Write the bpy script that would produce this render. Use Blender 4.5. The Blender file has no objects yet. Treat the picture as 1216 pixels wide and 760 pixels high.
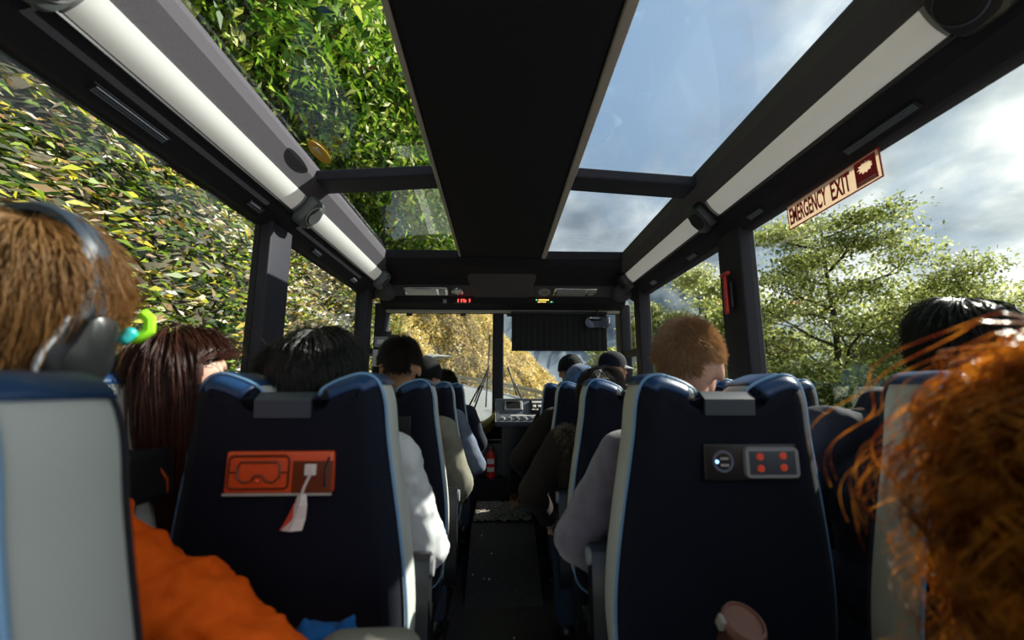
import bpy, bmesh, math, random
import numpy as np
from mathutils import Vector, Matrix, Euler
PI = math.pi
R = math.radians
rng = np.random.default_rng(7)
random.seed(7)
sc = bpy.context.scene
col = sc.collection

# ------------------------------------------------------------------ camera
cd = bpy.data.cameras.new('camera')
cam = bpy.data.objects.new('camera', cd)
col.objects.link(cam)
cam.location = (-0.05, 0.0, 1.2)
cam.rotation_euler = (R(90 + 9.1), 0, R(-1.8))
cd.sensor_width = 36.0
cd.lens = 36.0 * 500.0 / 1216.0
cd.clip_start = 0.02
cd.clip_end = 6000
cd.dof.use_dof = True
cd.dof.focus_distance = 2.6
cd.dof.aperture_fstop = 2.0
sc.camera = cam

# ------------------------------------------------------------------ view, sun, sky
sc.view_settings.view_transform = 'Standard'
sc.view_settings.look = 'None'
sc.view_settings.exposure = 0.6
sc.view_settings.gamma = 1.0
sc.view_settings.use_curve_mapping = False

sd = bpy.data.lights.new('sun', 'SUN')
sd.energy = 8.0
sd.angle = R(0.6)
sd.color = (1.0, 0.93, 0.80)
sun = bpy.data.objects.new('sun', sd)
col.objects.link(sun)
SUN_AZ, SUN_EL = R(68), R(34)
sdir = Vector((math.sin(SUN_AZ) * math.cos(SUN_EL), math.cos(SUN_AZ) * math.cos(SUN_EL), math.sin(SUN_EL)))
sun.rotation_euler = sdir.to_track_quat('Z', 'Y').to_euler()

w = bpy.data.worlds.new('sky')
sc.world = w
w.use_nodes = True
nt = w.node_tree
nt.nodes.clear()
def N(t, **k):
    n = nt.nodes.new(t)
    for a, b in k.items():
        setattr(n, a, b)
    return n
L = nt.links.new
tc = N('ShaderNodeTexCoord')
sep = N('ShaderNodeSeparateXYZ'); L(tc.outputs['Generated'], sep.inputs[0])
def m(op, a, b=None, c=None):
    n = N('ShaderNodeMath', operation=op)
    for i, v in enumerate((a, b, c)):
        if v is None: continue
        if isinstance(v, (int, float)): n.inputs[i].default_value = v
        else: L(v, n.inputs[i])
    return n.outputs[0]
def ramp(fac, stops):
    r = N('ShaderNodeValToRGB')
    el = r.color_ramp.elements
    while len(el) < len(stops): el.new(0.5)
    for e, (p, c) in zip(el, stops):
        e.position = p; e.color = (*c, 1) if len(c) == 3 else c
    L(fac, r.inputs[0])
    return r.outputs[0]
def mixc(fac, a, b):
    n = N('ShaderNodeMix', data_type='RGBA')
    if isinstance(fac, (int, float)): n.inputs[0].default_value = fac
    else: L(fac, n.inputs[0])
    for i, v in ((6, a), (7, b)):
        if isinstance(v, tuple): n.inputs[i].default_value = (*v, 1)
        else: L(v, n.inputs[i])
    return n.outputs[2]
zz = m('MAXIMUM', sep.outputs[2], 0.0)
base = ramp(zz, [(0.0, (0.36, 0.44, 0.52)), (0.25, (0.27, 0.37, 0.49)), (0.6, (0.24, 0.35, 0.50)), (1.0, (0.19, 0.30, 0.46))])
# brighter haze around the sun
dotn = N('ShaderNodeVectorMath', operation='DOT_PRODUCT'); L(tc.outputs['Generated'], dotn.inputs[0])
dotn.inputs[1].default_value = sdir
glow = m('POWER', m('MAXIMUM', dotn.outputs['Value'], 0.0), 6.0)
base = mixc(m('MULTIPLY', glow, 0.30), base, (0.95, 1.0, 1.05))
den = m('ADD', zz, 0.30)
cx = m('DIVIDE', sep.outputs[0], den); cy = m('DIVIDE', sep.outputs[1], den)
comb = N('ShaderNodeCombineXYZ'); L(cx, comb.inputs[0]); L(cy, comb.inputs[1]); comb.inputs[2].default_value = 2.3
n1 = N('ShaderNodeTexNoise'); n1.inputs['Scale'].default_value = 1.15; n1.inputs['Detail'].default_value = 9; n1.inputs['Roughness'].default_value = 0.58
n1.inputs['Distortion'].default_value = 0.25
L(comb.outputs[0], n1.inputs['Vector'])
n2 = N('ShaderNodeTexNoise'); n2.inputs['Scale'].default_value = 2.4; n2.inputs['Detail'].default_value = 6
L(comb.outputs[0], n2.inputs['Vector'])
# more cloud low down and to the right of the road
bias = m('ADD', m('MULTIPLY', sep.outputs[0], 0.17), m('MULTIPLY', zz, -0.125))
cov = m('ADD', m('ADD', n1.outputs['Fac'], bias), 0.085)
cmask = ramp(cov, [(0.47, (0, 0, 0)), (0.58, (1, 1, 1))])
ccol = ramp(n2.outputs['Fac'], [(0.36, (0.30, 0.34, 0.38)), (0.50, (0.68, 0.71, 0.72)), (0.60, (1.15, 1.12, 1.05))])
skyc = mixc(cmask, base, ccol)
# blue-grey rain cloud hanging over the valley straight ahead
fw = m('POWER', m('MAXIMUM', sep.outputs[1], 0.0), 5.0)
fwl = m('MULTIPLY', fw, m('SUBTRACT', 1.0, m('MINIMUM', m('MULTIPLY', zz, 1.6), 1.0)))
darkc = ramp(n2.outputs['Fac'], [(0.35, (0.14, 0.19, 0.25)), (0.52, (0.27, 0.33, 0.39)), (0.66, (0.58, 0.62, 0.64))])
skyc = mixc(m('MINIMUM', m('MULTIPLY', fwl, 1.3), 0.92), skyc, darkc)
bg = N('ShaderNodeBackground'); L(skyc, bg.inputs[0]); bg.inputs[1].default_value = 1.0
wo = N('ShaderNodeOutputWorld'); L(bg.outputs[0], wo.inputs[0])

# ------------------------------------------------------------------ materials
def mat(name, c, rough=0.6, metal=0.0, var=0.0, vscale=20.0, bump=0.0, bscale=200.0, emit=None, es=0.0, sheen=0.0, spec=0.5, coat=0.0):
    M = bpy.data.materials.new(name); M.use_nodes = True
    t = M.node_tree; b = t.nodes['Principled BSDF']
    b.inputs['Base Color'].default_value = (*c, 1)
    b.inputs['Roughness'].default_value = rough
    b.inputs['Metallic'].default_value = metal
    b.inputs['Specular IOR Level'].default_value = spec
    b.inputs['Sheen Weight'].default_value = sheen
    b.inputs['Coat Weight'].default_value = coat
    if emit:
        b.inputs['Emission Color'].default_value = (*emit, 1); b.inputs['Emission Strength'].default_value = es
    if var or bump:
        tc = t.nodes.new('ShaderNodeTexCoord')
    if var:
        n = t.nodes.new('ShaderNodeTexNoise'); n.inputs['Scale'].default_value = vscale; n.inputs['Detail'].default_value = 5
        t.links.new(tc.outputs['Object'], n.inputs['Vector'])
        r = t.nodes.new('ShaderNodeValToRGB')
        r.color_ramp.elements[0].position = 0.3; r.color_ramp.elements[1].position = 0.7
        r.color_ramp.elements[0].color = (*[max(0, x * (1 - var)) for x in c], 1)
        r.color_ramp.elements[1].color = (*[min(1, x * (1 + var)) for x in c], 1)
        t.links.new(n.outputs['Fac'], r.inputs[0]); t.links.new(r.outputs[0], b.inputs['Base Color'])
    if bump:
        n = t.nodes.new('ShaderNodeTexNoise'); n.inputs['Scale'].default_value = bscale; n.inputs['Detail'].default_value = 3
        t.links.new(tc.outputs['Object'], n.inputs['Vector'])
        bp = t.nodes.new('ShaderNodeBump'); bp.inputs['Strength'].default_value = bump; bp.inputs['Distance'].default_value = 0.01
        t.links.new(n.outputs['Fac'], bp.inputs['Height']); t.links.new(bp.outputs[0], b.inputs['Normal'])
    return M

def glass_mat(name, tint, refl=1.0):
    M = bpy.data.materials.new(name); M.use_nodes = True
    t = M.node_tree; t.nodes.clear()
    tr = t.nodes.new('ShaderNodeBsdfTransparent'); tr.inputs[0].default_value = (*tint, 1)
    gl = t.nodes.new('ShaderNodeBsdfGlossy'); gl.inputs['Roughness'].default_value = 0.0
    gl.inputs[0].default_value = (refl, refl, refl, 1)
    fr = t.nodes.new('ShaderNodeFresnel'); ge = t.nodes.new('ShaderNodeNewGeometry'); mr = t.nodes.new('ShaderNodeMapRange')
    mr.inputs['To Min'].default_value = 1.35; mr.inputs['To Max'].default_value = 1/1.35      # same reflectance from both faces of the pane
    t.links.new(ge.outputs['Backfacing'], mr.inputs['Value']); t.links.new(mr.outputs[0], fr.inputs[0])
    mx = t.nodes.new('ShaderNodeMixShader'); o = t.nodes.new('ShaderNodeOutputMaterial')
    t.links.new(fr.outputs[0], mx.inputs[0]); t.links.new(tr.outputs[0], mx.inputs[1]); t.links.new(gl.outputs[0], mx.inputs[2])
    t.links.new(mx.outputs[0], o.inputs[0])
    return M

def leaf_mat(name, stops, trans=0.4, rough=0.45):
    """leaf colour from the 'tint' value carried by each leaf"""
    M = bpy.data.materials.new(name); M.use_nodes = True
    t = M.node_tree; t.nodes.clear()
    a = t.nodes.new('ShaderNodeAttribute'); a.attribute_name = 'tint'
    r = t.nodes.new('ShaderNodeValToRGB'); el = r.color_ramp.elements
    while len(el) < len(stops): el.new(0.5)
    for e, (p, c) in zip(el, stops):
        e.position = p; e.color = (*c, 1)
    t.links.new(a.outputs['Fac'], r.inputs[0])
    b = t.nodes.new('ShaderNodeBsdfPrincipled'); b.inputs['Roughness'].default_value = rough
    b.inputs['Specular IOR Level'].default_value = 0.35
    tl = t.nodes.new('ShaderNodeBsdfTranslucent')
    mx = t.nodes.new('ShaderNodeMixShader'); mx.inputs[0].default_value = trans
    o = t.nodes.new('ShaderNodeOutputMaterial')
    t.links.new(r.outputs[0], b.inputs['Base Color']); t.links.new(r.outputs[0], tl.inputs[0])
    t.links.new(b.outputs[0], mx.inputs[1]); t.links.new(tl.outputs[0], mx.inputs[2]); t.links.new(mx.outputs[0], o.inputs[0])
    return M

M = {}
M['headlining'] = mat('charcoal_headlining', (0.020, 0.018, 0.024), 0.9, var=0.25, vscale=300, bump=0.2, bscale=900, spec=0.2)
M['rail'] = mat('grey_felt_rail', (0.085, 0.078, 0.090), 0.9, var=0.12, vscale=200, bump=0.2, bscale=700, spec=0.2)
M['dark_frame'] = mat('dark_frame_vinyl', (0.020, 0.019, 0.030), 0.65, var=0.2, vscale=120, bump=0.1, bscale=500, spec=0.35)
M['lip'] = mat('pale_lip_vinyl', (0.42, 0.38, 0.34), 0.6, bump=0.2, bscale=200)
M['strip'] = mat('light_diffuser', (0.70, 0.72, 0.70), 0.35, emit=(1, 0.93, 0.85), es=0.10)
M['speaker'] = mat('speaker_plastic', (0.10, 0.11, 0.11), 0.5)
M['speaker_grille'] = mat('speaker_mesh', (0.05, 0.055, 0.055), 0.6, bump=0.6, bscale=600)
M['navy'] = mat('navy_seat_fabric', (0.0012, 0.0030, 0.0135), 0.75, var=0.25, vscale=260, bump=0.25, bscale=900, sheen=0.06, spec=0.25)
M['lit_navy'] = mat('lit_navy_seat_top', (0.012, 0.050, 0.15), 0.38, bump=0.08, bscale=300)  # seat navy with the light on its top put into the colour
M['seat_side'] = mat('pale_grey_seat_side', (0.50, 0.53, 0.52), 0.5, bump=0.06, bscale=300)
M['piping'] = mat('pale_blue_piping', (0.20, 0.38, 0.62), 0.4)
M['black_plastic'] = mat('black_plastic', (0.012, 0.012, 0.014), 0.35)
M['grey_plastic'] = mat('grey_plastic', (0.15, 0.17, 0.21), 0.35)
M['handle_grey'] = mat('handle_grey', (0.045, 0.055, 0.075), 0.45)
M['mid_grey'] = mat('mid_grey_plastic', (0.28, 0.28, 0.30), 0.4)
M['white_plastic'] = mat('white_plastic', (0.65, 0.65, 0.63), 0.4)
M['chrome'] = mat('chrome', (0.7, 0.7, 0.7), 0.18, metal=1.0)
M['sidewall'] = mat('sidewall_carpet', (0.030, 0.030, 0.038), 0.95, var=0.2, vscale=150, bump=0.2, bscale=600, spec=0.2)
M['floor'] = mat('bus_floor_vinyl', (0.042, 0.036, 0.038), 0.42, var=0.35, vscale=60, bump=0.15, bscale=120)
M['glass'] = glass_mat('window_glass', (0.88, 0.91, 0.90))
M['roof_glass'] = glass_mat('roof_glass', (0.86, 0.90, 0.92))
M['red'] = mat('red_paint', (0.55, 0.015, 0.012), 0.3, coat=0.4)
M['olive'] = mat('olive_dash_vinyl', (0.085, 0.068, 0.020), 0.4, bump=0.1, bscale=300)
M['asphalt'] = mat('pale_asphalt', (0.22, 0.23, 0.24), 0.85, var=0.2, vscale=6, bump=0.3, bscale=60)
M['line'] = mat('road_paint', (0.7, 0.7, 0.68), 0.7)
M['rock'] = mat('mossy_rock', (0.060, 0.052, 0.034), 0.9, var=0.8, vscale=1.6, bump=0.8, bscale=6)
M['earth'] = mat('scrub_earth', (0.15, 0.12, 0.05), 0.95, var=0.6, vscale=0.6, bump=0.6, bscale=3)
M['mountain'] = mat('haze_blue_mountain', (0.19, 0.22, 0.245), 1.0, var=0.4, vscale=0.012, spec=0.0)  # valley haze put into the blue-grey of the slopes
M['bark'] = mat('dark_bark', (0.035, 0.028, 0.020), 0.9, var=0.4, vscale=8, bump=0.5, bscale=30)
M['galv'] = mat('weathered_rail', (0.42, 0.38, 0.28), 0.5)
M['led_red'] = mat('red_led', (0.4, 0.0, 0.0), 0.5, emit=(1, 0.06, 0.04), es=3.0)
M['led_amber'] = mat('amber_led', (0.4, 0.2, 0.0), 0.5, emit=(1, 0.55, 0.12), es=2.0)
M['led_green'] = mat('green_led', (0.0, 0.3, 0.0), 0.5, emit=(0.15, 1, 0.35), es=1.0)
M['led_blue'] = mat('blue_led', (0.1, 0.2, 0.6), 0.5, emit=(0.2, 0.45, 1), es=3.0)
M['led_dim'] = mat('dim_red_led', (0.45, 0.03, 0.02), 0.3, emit=(1, 0.12, 0.05), es=0.10)
M['amber'] = mat('jacket_spill_plate', (0.80, 0.085, 0.015), 0.3, bump=0.3, bscale=400, coat=0.6)  # orange light from the jacket put into the plate's own colour
M['spill_dark'] = mat('jacket_spill_dark', (0.16, 0.03, 0.01), 0.35)
M['sign_red'] = mat('sign_red', (0.42, 0.008, 0.025), 0.4)
M['sign_ground'] = mat('sign_ground', (0.80, 0.70, 0.58), 0.5)
b_ = M['sign_ground'].node_tree; t_ = b_.nodes.new('ShaderNodeBsdfTranslucent'); t_.inputs[0].default_value = (.9, .78, .66, 1); x_ = b_.nodes.new('ShaderNodeMixShader'); x_.inputs[0].default_value = .55
b_.links.new(b_.nodes['Principled BSDF'].outputs[0], x_.inputs[1]); b_.links.new(t_.outputs[0], x_.inputs[2]); b_.links.new(x_.outputs[0], b_.nodes['Material Output'].inputs[0])
M['leaf_bank'] = leaf_mat('bank_leaves', [(0.0, (0.006, 0.018, 0.008)), (0.28, (0.035, 0.085, 0.014)), (0.45, (0.20, 0.30, 0.02)), (0.58, (0.60, 0.52, 0.05)), (0.70, (0.30, 0.16, 0.06)), (0.84, (0.62, 0.50, 0.38)), (1.0, (0.90, 0.86, 0.80))], 0.3)
M['leaf_green'] = leaf_mat('canopy_leaves', [(0.0, (0.05, 0.025, 0.010)), (0.22, (0.012, 0.045, 0.008)), (0.45, (0.08, 0.20, 0.015)), (0.72, (0.26, 0.42, 0.03)), (0.9, (0.62, 0.66, 0.10)), (1.0, (0.85, 0.85, 0.50))], 0.5)
M['leaf_yellow'] = leaf_mat('autumn_scrub', [(0.0, (0.12, 0.13, 0.02)), (0.25, (0.36, 0.26, 0.07)), (0.55, (0.72, 0.52, 0.17)), (0.85, (0.92, 0.74, 0.26)), (1.0, (0.95, 0.92, 0.62))], 0.3)
M['leaf_beech'] = leaf_mat('beech_leaves', [(0.0, (0.06, 0.085, 0.02)), (0.4, (0.22, 0.27, 0.06)), (0.75, (0.48, 0.50, 0.16)), (1.0, (0.85, 0.82, 0.50))], 0.6)

# ------------------------------------------------------------------ mesh building helpers
class MB:
    def __init__(s): s.v = []; s.f = []
    def add(s, v, f):
        o = len(s.v); s.v += [tuple(p) for p in v]; s.f += [tuple(i + o for i in q) for q in f]
        return s
    def box(s, x0, x1, y0, y1, z0, z1, bev=0.0):
        if bev <= 0:
            return s.add([(x0,y0,z0),(x1,y0,z0),(x1,y1,z0),(x0,y1,z0),(x0,y0,z1),(x1,y0,z1),(x1,y1,z1),(x0,y1,z1)],
                  [(0,3,2,1),(4,5,6,7),(0,1,5,4),(1,2,6,5),(2,3,7,6),(3,0,4,7)])
        bm = bmesh.new(); bmesh.ops.create_cube(bm, size=1)
        for v in bm.verts:
            v.co = Vector(((x0+x1)/2 + v.co.x*(x1-x0), (y0+y1)/2 + v.co.y*(y1-y0), (z0+z1)/2 + v.co.z*(z1-z0)))
        bmesh.ops.bevel(bm, geom=bm.edges[:], offset=bev, segments=3, profile=0.6, affect='EDGES')
        bm.verts.index_update()
        s.add([v.co[:] for v in bm.verts], [[v.index for v in f.verts] for f in bm.faces]); bm.free()
        return s
    def prism_y(s, poly, y0, y1, yfun=None):
        """poly = list of (x, z); extruded along y"""
        n = len(poly)
        v = [(x, y0, z) for x, z in poly] + [(x, y1, z) for x, z in poly]
        f = [tuple(range(n)), tuple(range(2*n-1, n-1, -1))] + [(i, i+n, (i+1) % n + n, (i+1) % n) for i in range(n)]
        return s.add(v, f)
    def prism_x(s, poly, x0, x1):
        n = len(poly)
        v = [(x0, y, z) for y, z in poly] + [(x1, y, z) for y, z in poly]
        f = [tuple(range(n)), tuple(range(2*n-1, n-1, -1))] + [(i, i+n, (i+1) % n + n, (i+1) % n) for i in range(n)]
        return s.add(v, f)
    def rings(s, rs, closed=True, cap=True):
        n = len(rs[0]); v = [p for r in rs for p in r]; f = []
        for k in range(len(rs) - 1):
            for i in range(n if closed else n - 1):
                j = (i + 1) % n
                f.append((k*n+i, k*n+j, (k+1)*n+j, (k+1)*n+i))
        if cap:
            f.append(tuple(range(n-1, -1, -1))); f.append(tuple((len(rs)-1)*n + i for i in range(n)))
        return s.add(v, f)
    def tube(s, pts, r, seg=8, closed=False):
        pts = [Vector(p) for p in pts]; n = len(pts)
        rr = r if isinstance(r, (list, tuple)) else [r] * n
        rs = []; up = None
        for i, p in enumerate(pts):
            if closed: d = pts[(i+1) % n] - pts[i-1]
            else: d = pts[min(i+1, n-1)] - pts[max(i-1, 0)]
            if d.length < 1e-9: d = Vector((0, 0, 1))
            d.normalize()
            if up is None:
                up = Vector((0, 0, 1)) if abs(d.z) < 0.9 else Vector((0, 1, 0))
            a = d.cross(up)
            if a.length < 1e-6: a = d.cross(Vector((1, 0, 0)))
            a.normalize(); b = a.cross(d); up = b
            rs.append([tuple(p + (a*math.cos(2*PI*k/seg) + b*math.sin(2*PI*k/seg)) * rr[i]) for k in range(seg)])
        if closed: rs.append(rs[0])
        return s.rings(rs, cap=not closed)
    def ell(s, c, r, seg=16, rot=None):
        rings = seg // 2; v = []; f = []
        for i in range(rings + 1):
            th = PI * i / rings
            for k in range(seg):
                ph = 2*PI*k/seg
                p = Vector((math.sin(th)*math.cos(ph)*r[0], math.sin(th)*math.sin(ph)*r[1], math.cos(th)*r[2]))
                if rot: p = rot @ p
                v.append((c[0]+p.x, c[1]+p.y, c[2]+p.z))
        for i in range(rings):
            for k in range(seg):
                j = (k+1) % seg
                f.append((i*seg+k, (i+1)*seg+k, (i+1)*seg+j, i*seg+j))
        return s.add(v, f)
    def cap(s, a, b, ra, rb, seg=12):
        """tapered capsule"""
        a = Vector(a); b = Vector(b); d = b - a; n = 4
        L_ = max(d.length, 1e-6); d = d / L_
        pts = []; rr = []
        for i in range(n): 
            t = PI/2 * (i + 0.35) / n
            pts.append(a - d*ra*math.cos(t)); rr.append(ra*math.sin(t))
        pts.append(a); rr.append(ra); pts.append(b); rr.append(rb)
        for i in range(n-1, -1, -1):
            t = PI/2 * (i + 0.35) / n
            pts.append(b + d*rb*math.cos(t)); rr.append(rb*math.sin(t))
        return s.tube(pts, rr, seg)
    def cyl(s, a, b, r, seg=20, r2=None):
        return s.tube([a, b], [r, r if r2 is None else r2], seg)
    def build(s, name, m_, parent=None, smooth=True, loc=None, angle=40):
        me = bpy.data.meshes.new(name)
        me.from_pydata(s.v, [], s.f); me.update()
        bm = bmesh.new(); bm.from_mesh(me)
        bmesh.ops.remove_doubles(bm, verts=bm.verts, dist=1e-6)
        bmesh.ops.recalc_face_normals(bm, faces=bm.faces); bm.to_mesh(me); bm.free()
        if smooth:
            me.polygons.foreach_set('use_smooth', [True] * len(me.polygons))
            me.set_sharp_from_angle(angle=R(angle))
        me.materials.append(m_)
        o = bpy.data.objects.new(name, me); col.objects.link(o)
        if parent: o.parent = parent
        if loc: o.location = loc
        return o

def tag(o, label=None, cat=None, group=None, kind=None):
    if label: o['label'] = label
    if cat: o['category'] = cat
    if group: o['group'] = group
    if kind: o['kind'] = kind
    return o
def struct(o, label=None, cat=None): return tag(o, label, cat, kind='structure')
def empty(name, loc=(0, 0, 0), rz=0):
    o = bpy.data.objects.new(name, None); col.objects.link(o); o.location = loc; o.rotation_euler = (0, 0, rz)
    o.empty_display_size = 0.1
    return o
def kids(o): return [c for c in bpy.data.objects if c.parent == o]
def copy_tree(o, parent=None):
    ks = kids(o)
    c = o.copy(); col.objects.link(c)
    c.parent = parent
    for k in ks: copy_tree(k, c)
    return c
def np_mesh(name, V, F, m_, parent=None, tint=None, smooth=False):
    """V (n,3), F (k,3|4)"""
    me = bpy.data.meshes.new(name)
    F = np.asarray(F); k = F.shape[1]
    me.vertices.add(len(V)); me.vertices.foreach_set('co', np.asarray(V, dtype=np.float32).ravel())
    me.loops.add(F.size); me.loops.foreach_set('vertex_index', F.ravel().astype(np.int32))
    me.polygons.add(len(F)); me.polygons.foreach_set('loop_start', np.arange(0, F.size, k, dtype=np.int32))
    if smooth: me.polygons.foreach_set('use_smooth', np.ones(len(F), dtype=bool))
    if tint is not None:
        at = me.attributes.new('tint', 'FLOAT', 'POINT'); at.data.foreach_set('value', np.asarray(tint, dtype=np.float32))
    me.update(calc_edges=True); me.validate()
    me.materials.append(m_)
    o = bpy.data.objects.new(name, me); col.objects.link(o)
    if parent: o.parent = parent
    return o
def cr(pts, n=6, closed=False):
    """Catmull-Rom through points"""
    P = [Vector(p) for p in pts]; out = []; m_ = len(P)
    segs = m_ if closed else m_ - 1
    for i in range(segs):
        g = (lambda k: P[k % m_]) if closed else (lambda k: P[min(max(k, 0), m_-1)])
        p0, p1, p2, p3 = g(i-1), g(i), g(i+1), g(i+2)
        for j in range(n):
            t = j / n
            out.append(0.5*((2*p1) + (p2-p0)*t + (2*p0-5*p1+4*p2-p3)*t*t + (3*p1-p0-3*p2+p3)*t**3))
    if not closed: out.append(P[-1])
    return out
# ================================================================== THE BUS SHELL
Y0, Y1 = -0.9, 4.35
HW = 1.25
struct(MB().box(-HW-.06, HW+.06, Y0, 4.42, -0.06, 0.0).build('floor', M['floor'], smooth=False), 'dark speckled vinyl floor of the coach aisle', 'floor')
for sx, nm in ((-1, 'left'), (1, 'right')):
    a, b = sorted((sx*HW, sx*(HW+.06)))
    struct(MB().box(a, b, Y0, 4.42, 0.0, 0.93).build('wall_'+nm, M['sidewall'], smooth=False), 'charcoal carpeted side wall below the %s windows' % nm, 'wall')
    struct(MB().box(a - (0.02 if sx > 0 else 0), b + (0.02 if sx < 0 else 0), Y0, 4.42, 0.93, 0.97, .008).build('trim_%d' % (1 if sx < 0 else 2), M['dark_frame']), 'dark window sill along the %s windows' % nm, 'trim')
    # sloping rail that carries the light panels
    prof = [(1.25,2.03),(1.185,2.075),(1.145,2.124),(1.078,2.205),(1.03,2.290),(1.03,2.372),(1.31,2.372),(1.31,2.03)]
    lo = [(1.25,2.03),(1.185,2.075),(1.145,2.124),(1.31,2.124),(1.31,2.03)]
    up = [(1.145,2.124),(1.078,2.205),(1.03,2.290),(1.03,2.372),(1.31,2.372),(1.31,2.124)]
    struct(MB().prism_y([(sx*x, z) for x, z in lo], Y0, 3.98).build('trim_%d' % (3 if sx < 0 else 4), M['headlining'], smooth=False), 'dark felt panel above the %s windows' % nm, 'trim')
    struct(MB().prism_y([(sx*x, z) for x, z in up], Y0, 3.98).build('trim_%d' % (5 if sx < 0 else 6), M['rail'], smooth=False), 'grey felt rail along the %s edge of the roof glass' % nm, 'trim')
    # window pillars
    k = 7 if sx < 0 else 8
    mb = MB()
    mb.box(*sorted((sx*1.22, sx*1.31)), 2.10, 2.32, 0.9, 2.06, .012)
    struct(mb.build('pillar_'+nm, M['dark_frame']), 'navy-black window pillar on the %s side' % nm, 'pillar')
    struct(MB().box(*sorted((sx*1.20, sx*1.31)), 3.66, 3.80, 0.9, 2.08, .012).build('pillar_front_'+nm, M['dark_frame']), 'dark pillar behind the front %s quarter window' % nm, 'pillar')
    struct(MB().box(*sorted((sx*1.20, sx*1.31)), 4.24, 4.44, 0.9, 2.05, .02).build('pillar_windscreen_'+nm, M['dark_frame']), 'dark corner pillar at the %s of the windscreen' % nm, 'pillar')
    struct(MB().box(*sorted((sx*1.22, sx*1.30)), 3.80, 4.24, 1.50, 1.56, .01).build('trim_%d' % (9 if sx < 0 else 10), M['dark_frame']), 'dark bar across the front %s quarter window' % nm, 'trim')
# side panes
wn = 1
for sx, nm in ((-1, 'left'), (1, 'right')):
    for (a, b, d) in ((Y0, 2.10, 'large side window nearest the camera'), (2.32, 3.66, 'second side window'), (3.80, 4.24, 'narrow quarter window')):
        o = MB().box(*sorted((sx*1.272, sx*1.277)), a, b, 0.96, 2.05).build('window_%d' % wn, M['glass'], smooth=False)
        struct(o, '%s on the %s of the coach' % (d, nm), 'window'); wn += 1
# roof panes (gently arched)
def roof_pane(x0, x1, y0, y1, z0, z1, nm, lab):
    global wn
    n = 10; mb = MB(); rs = []
    for i in range(n+1):
        t = i/n; x = x0 + (x1-x0)*t; z = z0 + (z1-z0)*t + 0.012*math.sin(PI*t)
        rs.append([(x, y0, z), (x, y1, z), (x, y1, z+.005), (x, y0, z+.005)])
    mb.rings(rs)
    struct(mb.build('window_%d' % wn, M['roof_glass']), lab, 'window'); wn += 1
roof_pane(-1.05, -.385, Y0, 2.16, 2.345, 2.372, 'l', 'large left roof pane with trees above')
roof_pane(-1.05, -.385, 2.28, 3.56, 2.345, 2.372, 'l', 'front left roof pane')
roof_pane(.33, 1.05, Y0, 2.16, 2.372, 2.345, 'r', 'large right roof pane with sky above')
roof_pane(.33, 1.05, 2.28, 3.56, 2.372, 2.345, 'r', 'front right roof pane')
# roof cross bars
for (a, b, n_) in ((-1.04, -.38, 11), (.33, 1.04, 12)):
    mb = MB()
    za, zb = (2.29, 2.335) if a < 0 else (2.335, 2.29)
    mb.rings([[(a,2.13,za),(a,2.30,za),(a,2.30,za+.06),(a,2.13,za+.06)], [(b,2.13,zb),(b,2.30,zb),(b,2.30,zb+.06),(b,2.13,zb+.06)]])
    o = mb.build('trim_%d' % n_, M['dark_frame'], smooth=False)
    bv = o.modifiers.new('bevel', 'BEVEL'); bv.width = .012; bv.segments = 3
    struct(o, 'dark cross bar of the %s roof glass' % ('left' if a < 0 else 'right'), 'trim')
# ceiling console along the middle
mb = MB().prism_y([(-.365,2.325),(.31,2.325),(.325,2.335),(.325,2.38),(-.385,2.38),(-.385,2.335)], Y0, 3.58)
struct(mb.build('ceiling', M['headlining'], smooth=False), 'black upholstered duct running down the middle of the roof', 'ceiling')
for x0, x1, n_ in ((.320, .356, 13), (-.402, -.383, 14)):
    mb = MB().box(x0, x1, Y0, 3.58, 2.312 if x0 > 0 else 2.322, 2.352, .004)
    struct(mb.build('trim_%d' % n_, M['lip']), 'pale piped lip on the %s edge of the roof duct' % ('right' if x0 > 0 else 'left'), 'trim')
# rounded nose of the duct
def noseprof(y):
    return {3.56: (2.325, .345), 3.68: (2.28, .335), 3.84: (2.17, .315), 4.02: (2.085, .30), 4.10: (2.07, .285), 4.15: (2.10, .27)}[y]
rs = []
for y in (3.56, 3.68, 3.84, 4.02, 4.10, 4.15):
    z, hw = noseprof(y); c = -.025
    rs.append([(c-hw, y, z+.02), (c-hw+.03, y, z), (c+hw-.03, y, z), (c+hw, y, z+.02), (c+hw, y, 2.375), (c-hw, y, 2.375)])
struct(MB().rings(rs).build('ceiling_nose', M['rail']), 'rounded dark nose of the roof duct above the windscreen', 'ceiling')
# front ceiling and header over the windscreen
hp = [(3.54,2.31),(3.60,2.26),(3.80,2.22),(3.88,2.165),(3.90,2.155)]
mb = MB().prism_x(hp + [(3.90,2.38),(3.54,2.38)], -1.20, 1.20)
struct(mb.build('ceiling_front', M['headlining'], smooth=False), 'black ceiling panel in front of the roof glass', 'ceiling')
mb = MB().prism_x([(3.90,2.155),(4.06,2.085),(4.06,2.38),(3.90,2.38)], -1.20, 1.20)
struct(mb.build('trim_15', M['rail'], smooth=False), 'grey overhead panel with lamps and vents above the windscreen', 'trim')
mb = MB().prism_x([(4.06,2.085),(4.12,2.03),(4.24,1.99),(4.42,1.97),(4.42,2.38),(4.06,2.38)], -1.22, 1.22)
struct(mb.build('wall_front', M['headlining'], smooth=False), 'black header above the windscreen', 'wall')
struct(MB().box(-1.2, 1.2, 4.25, 4.29, 1.955, 1.985, .006).build('trim_16', M['lip']), 'thin pale strip along the top of the windscreen', 'trim')
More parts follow.
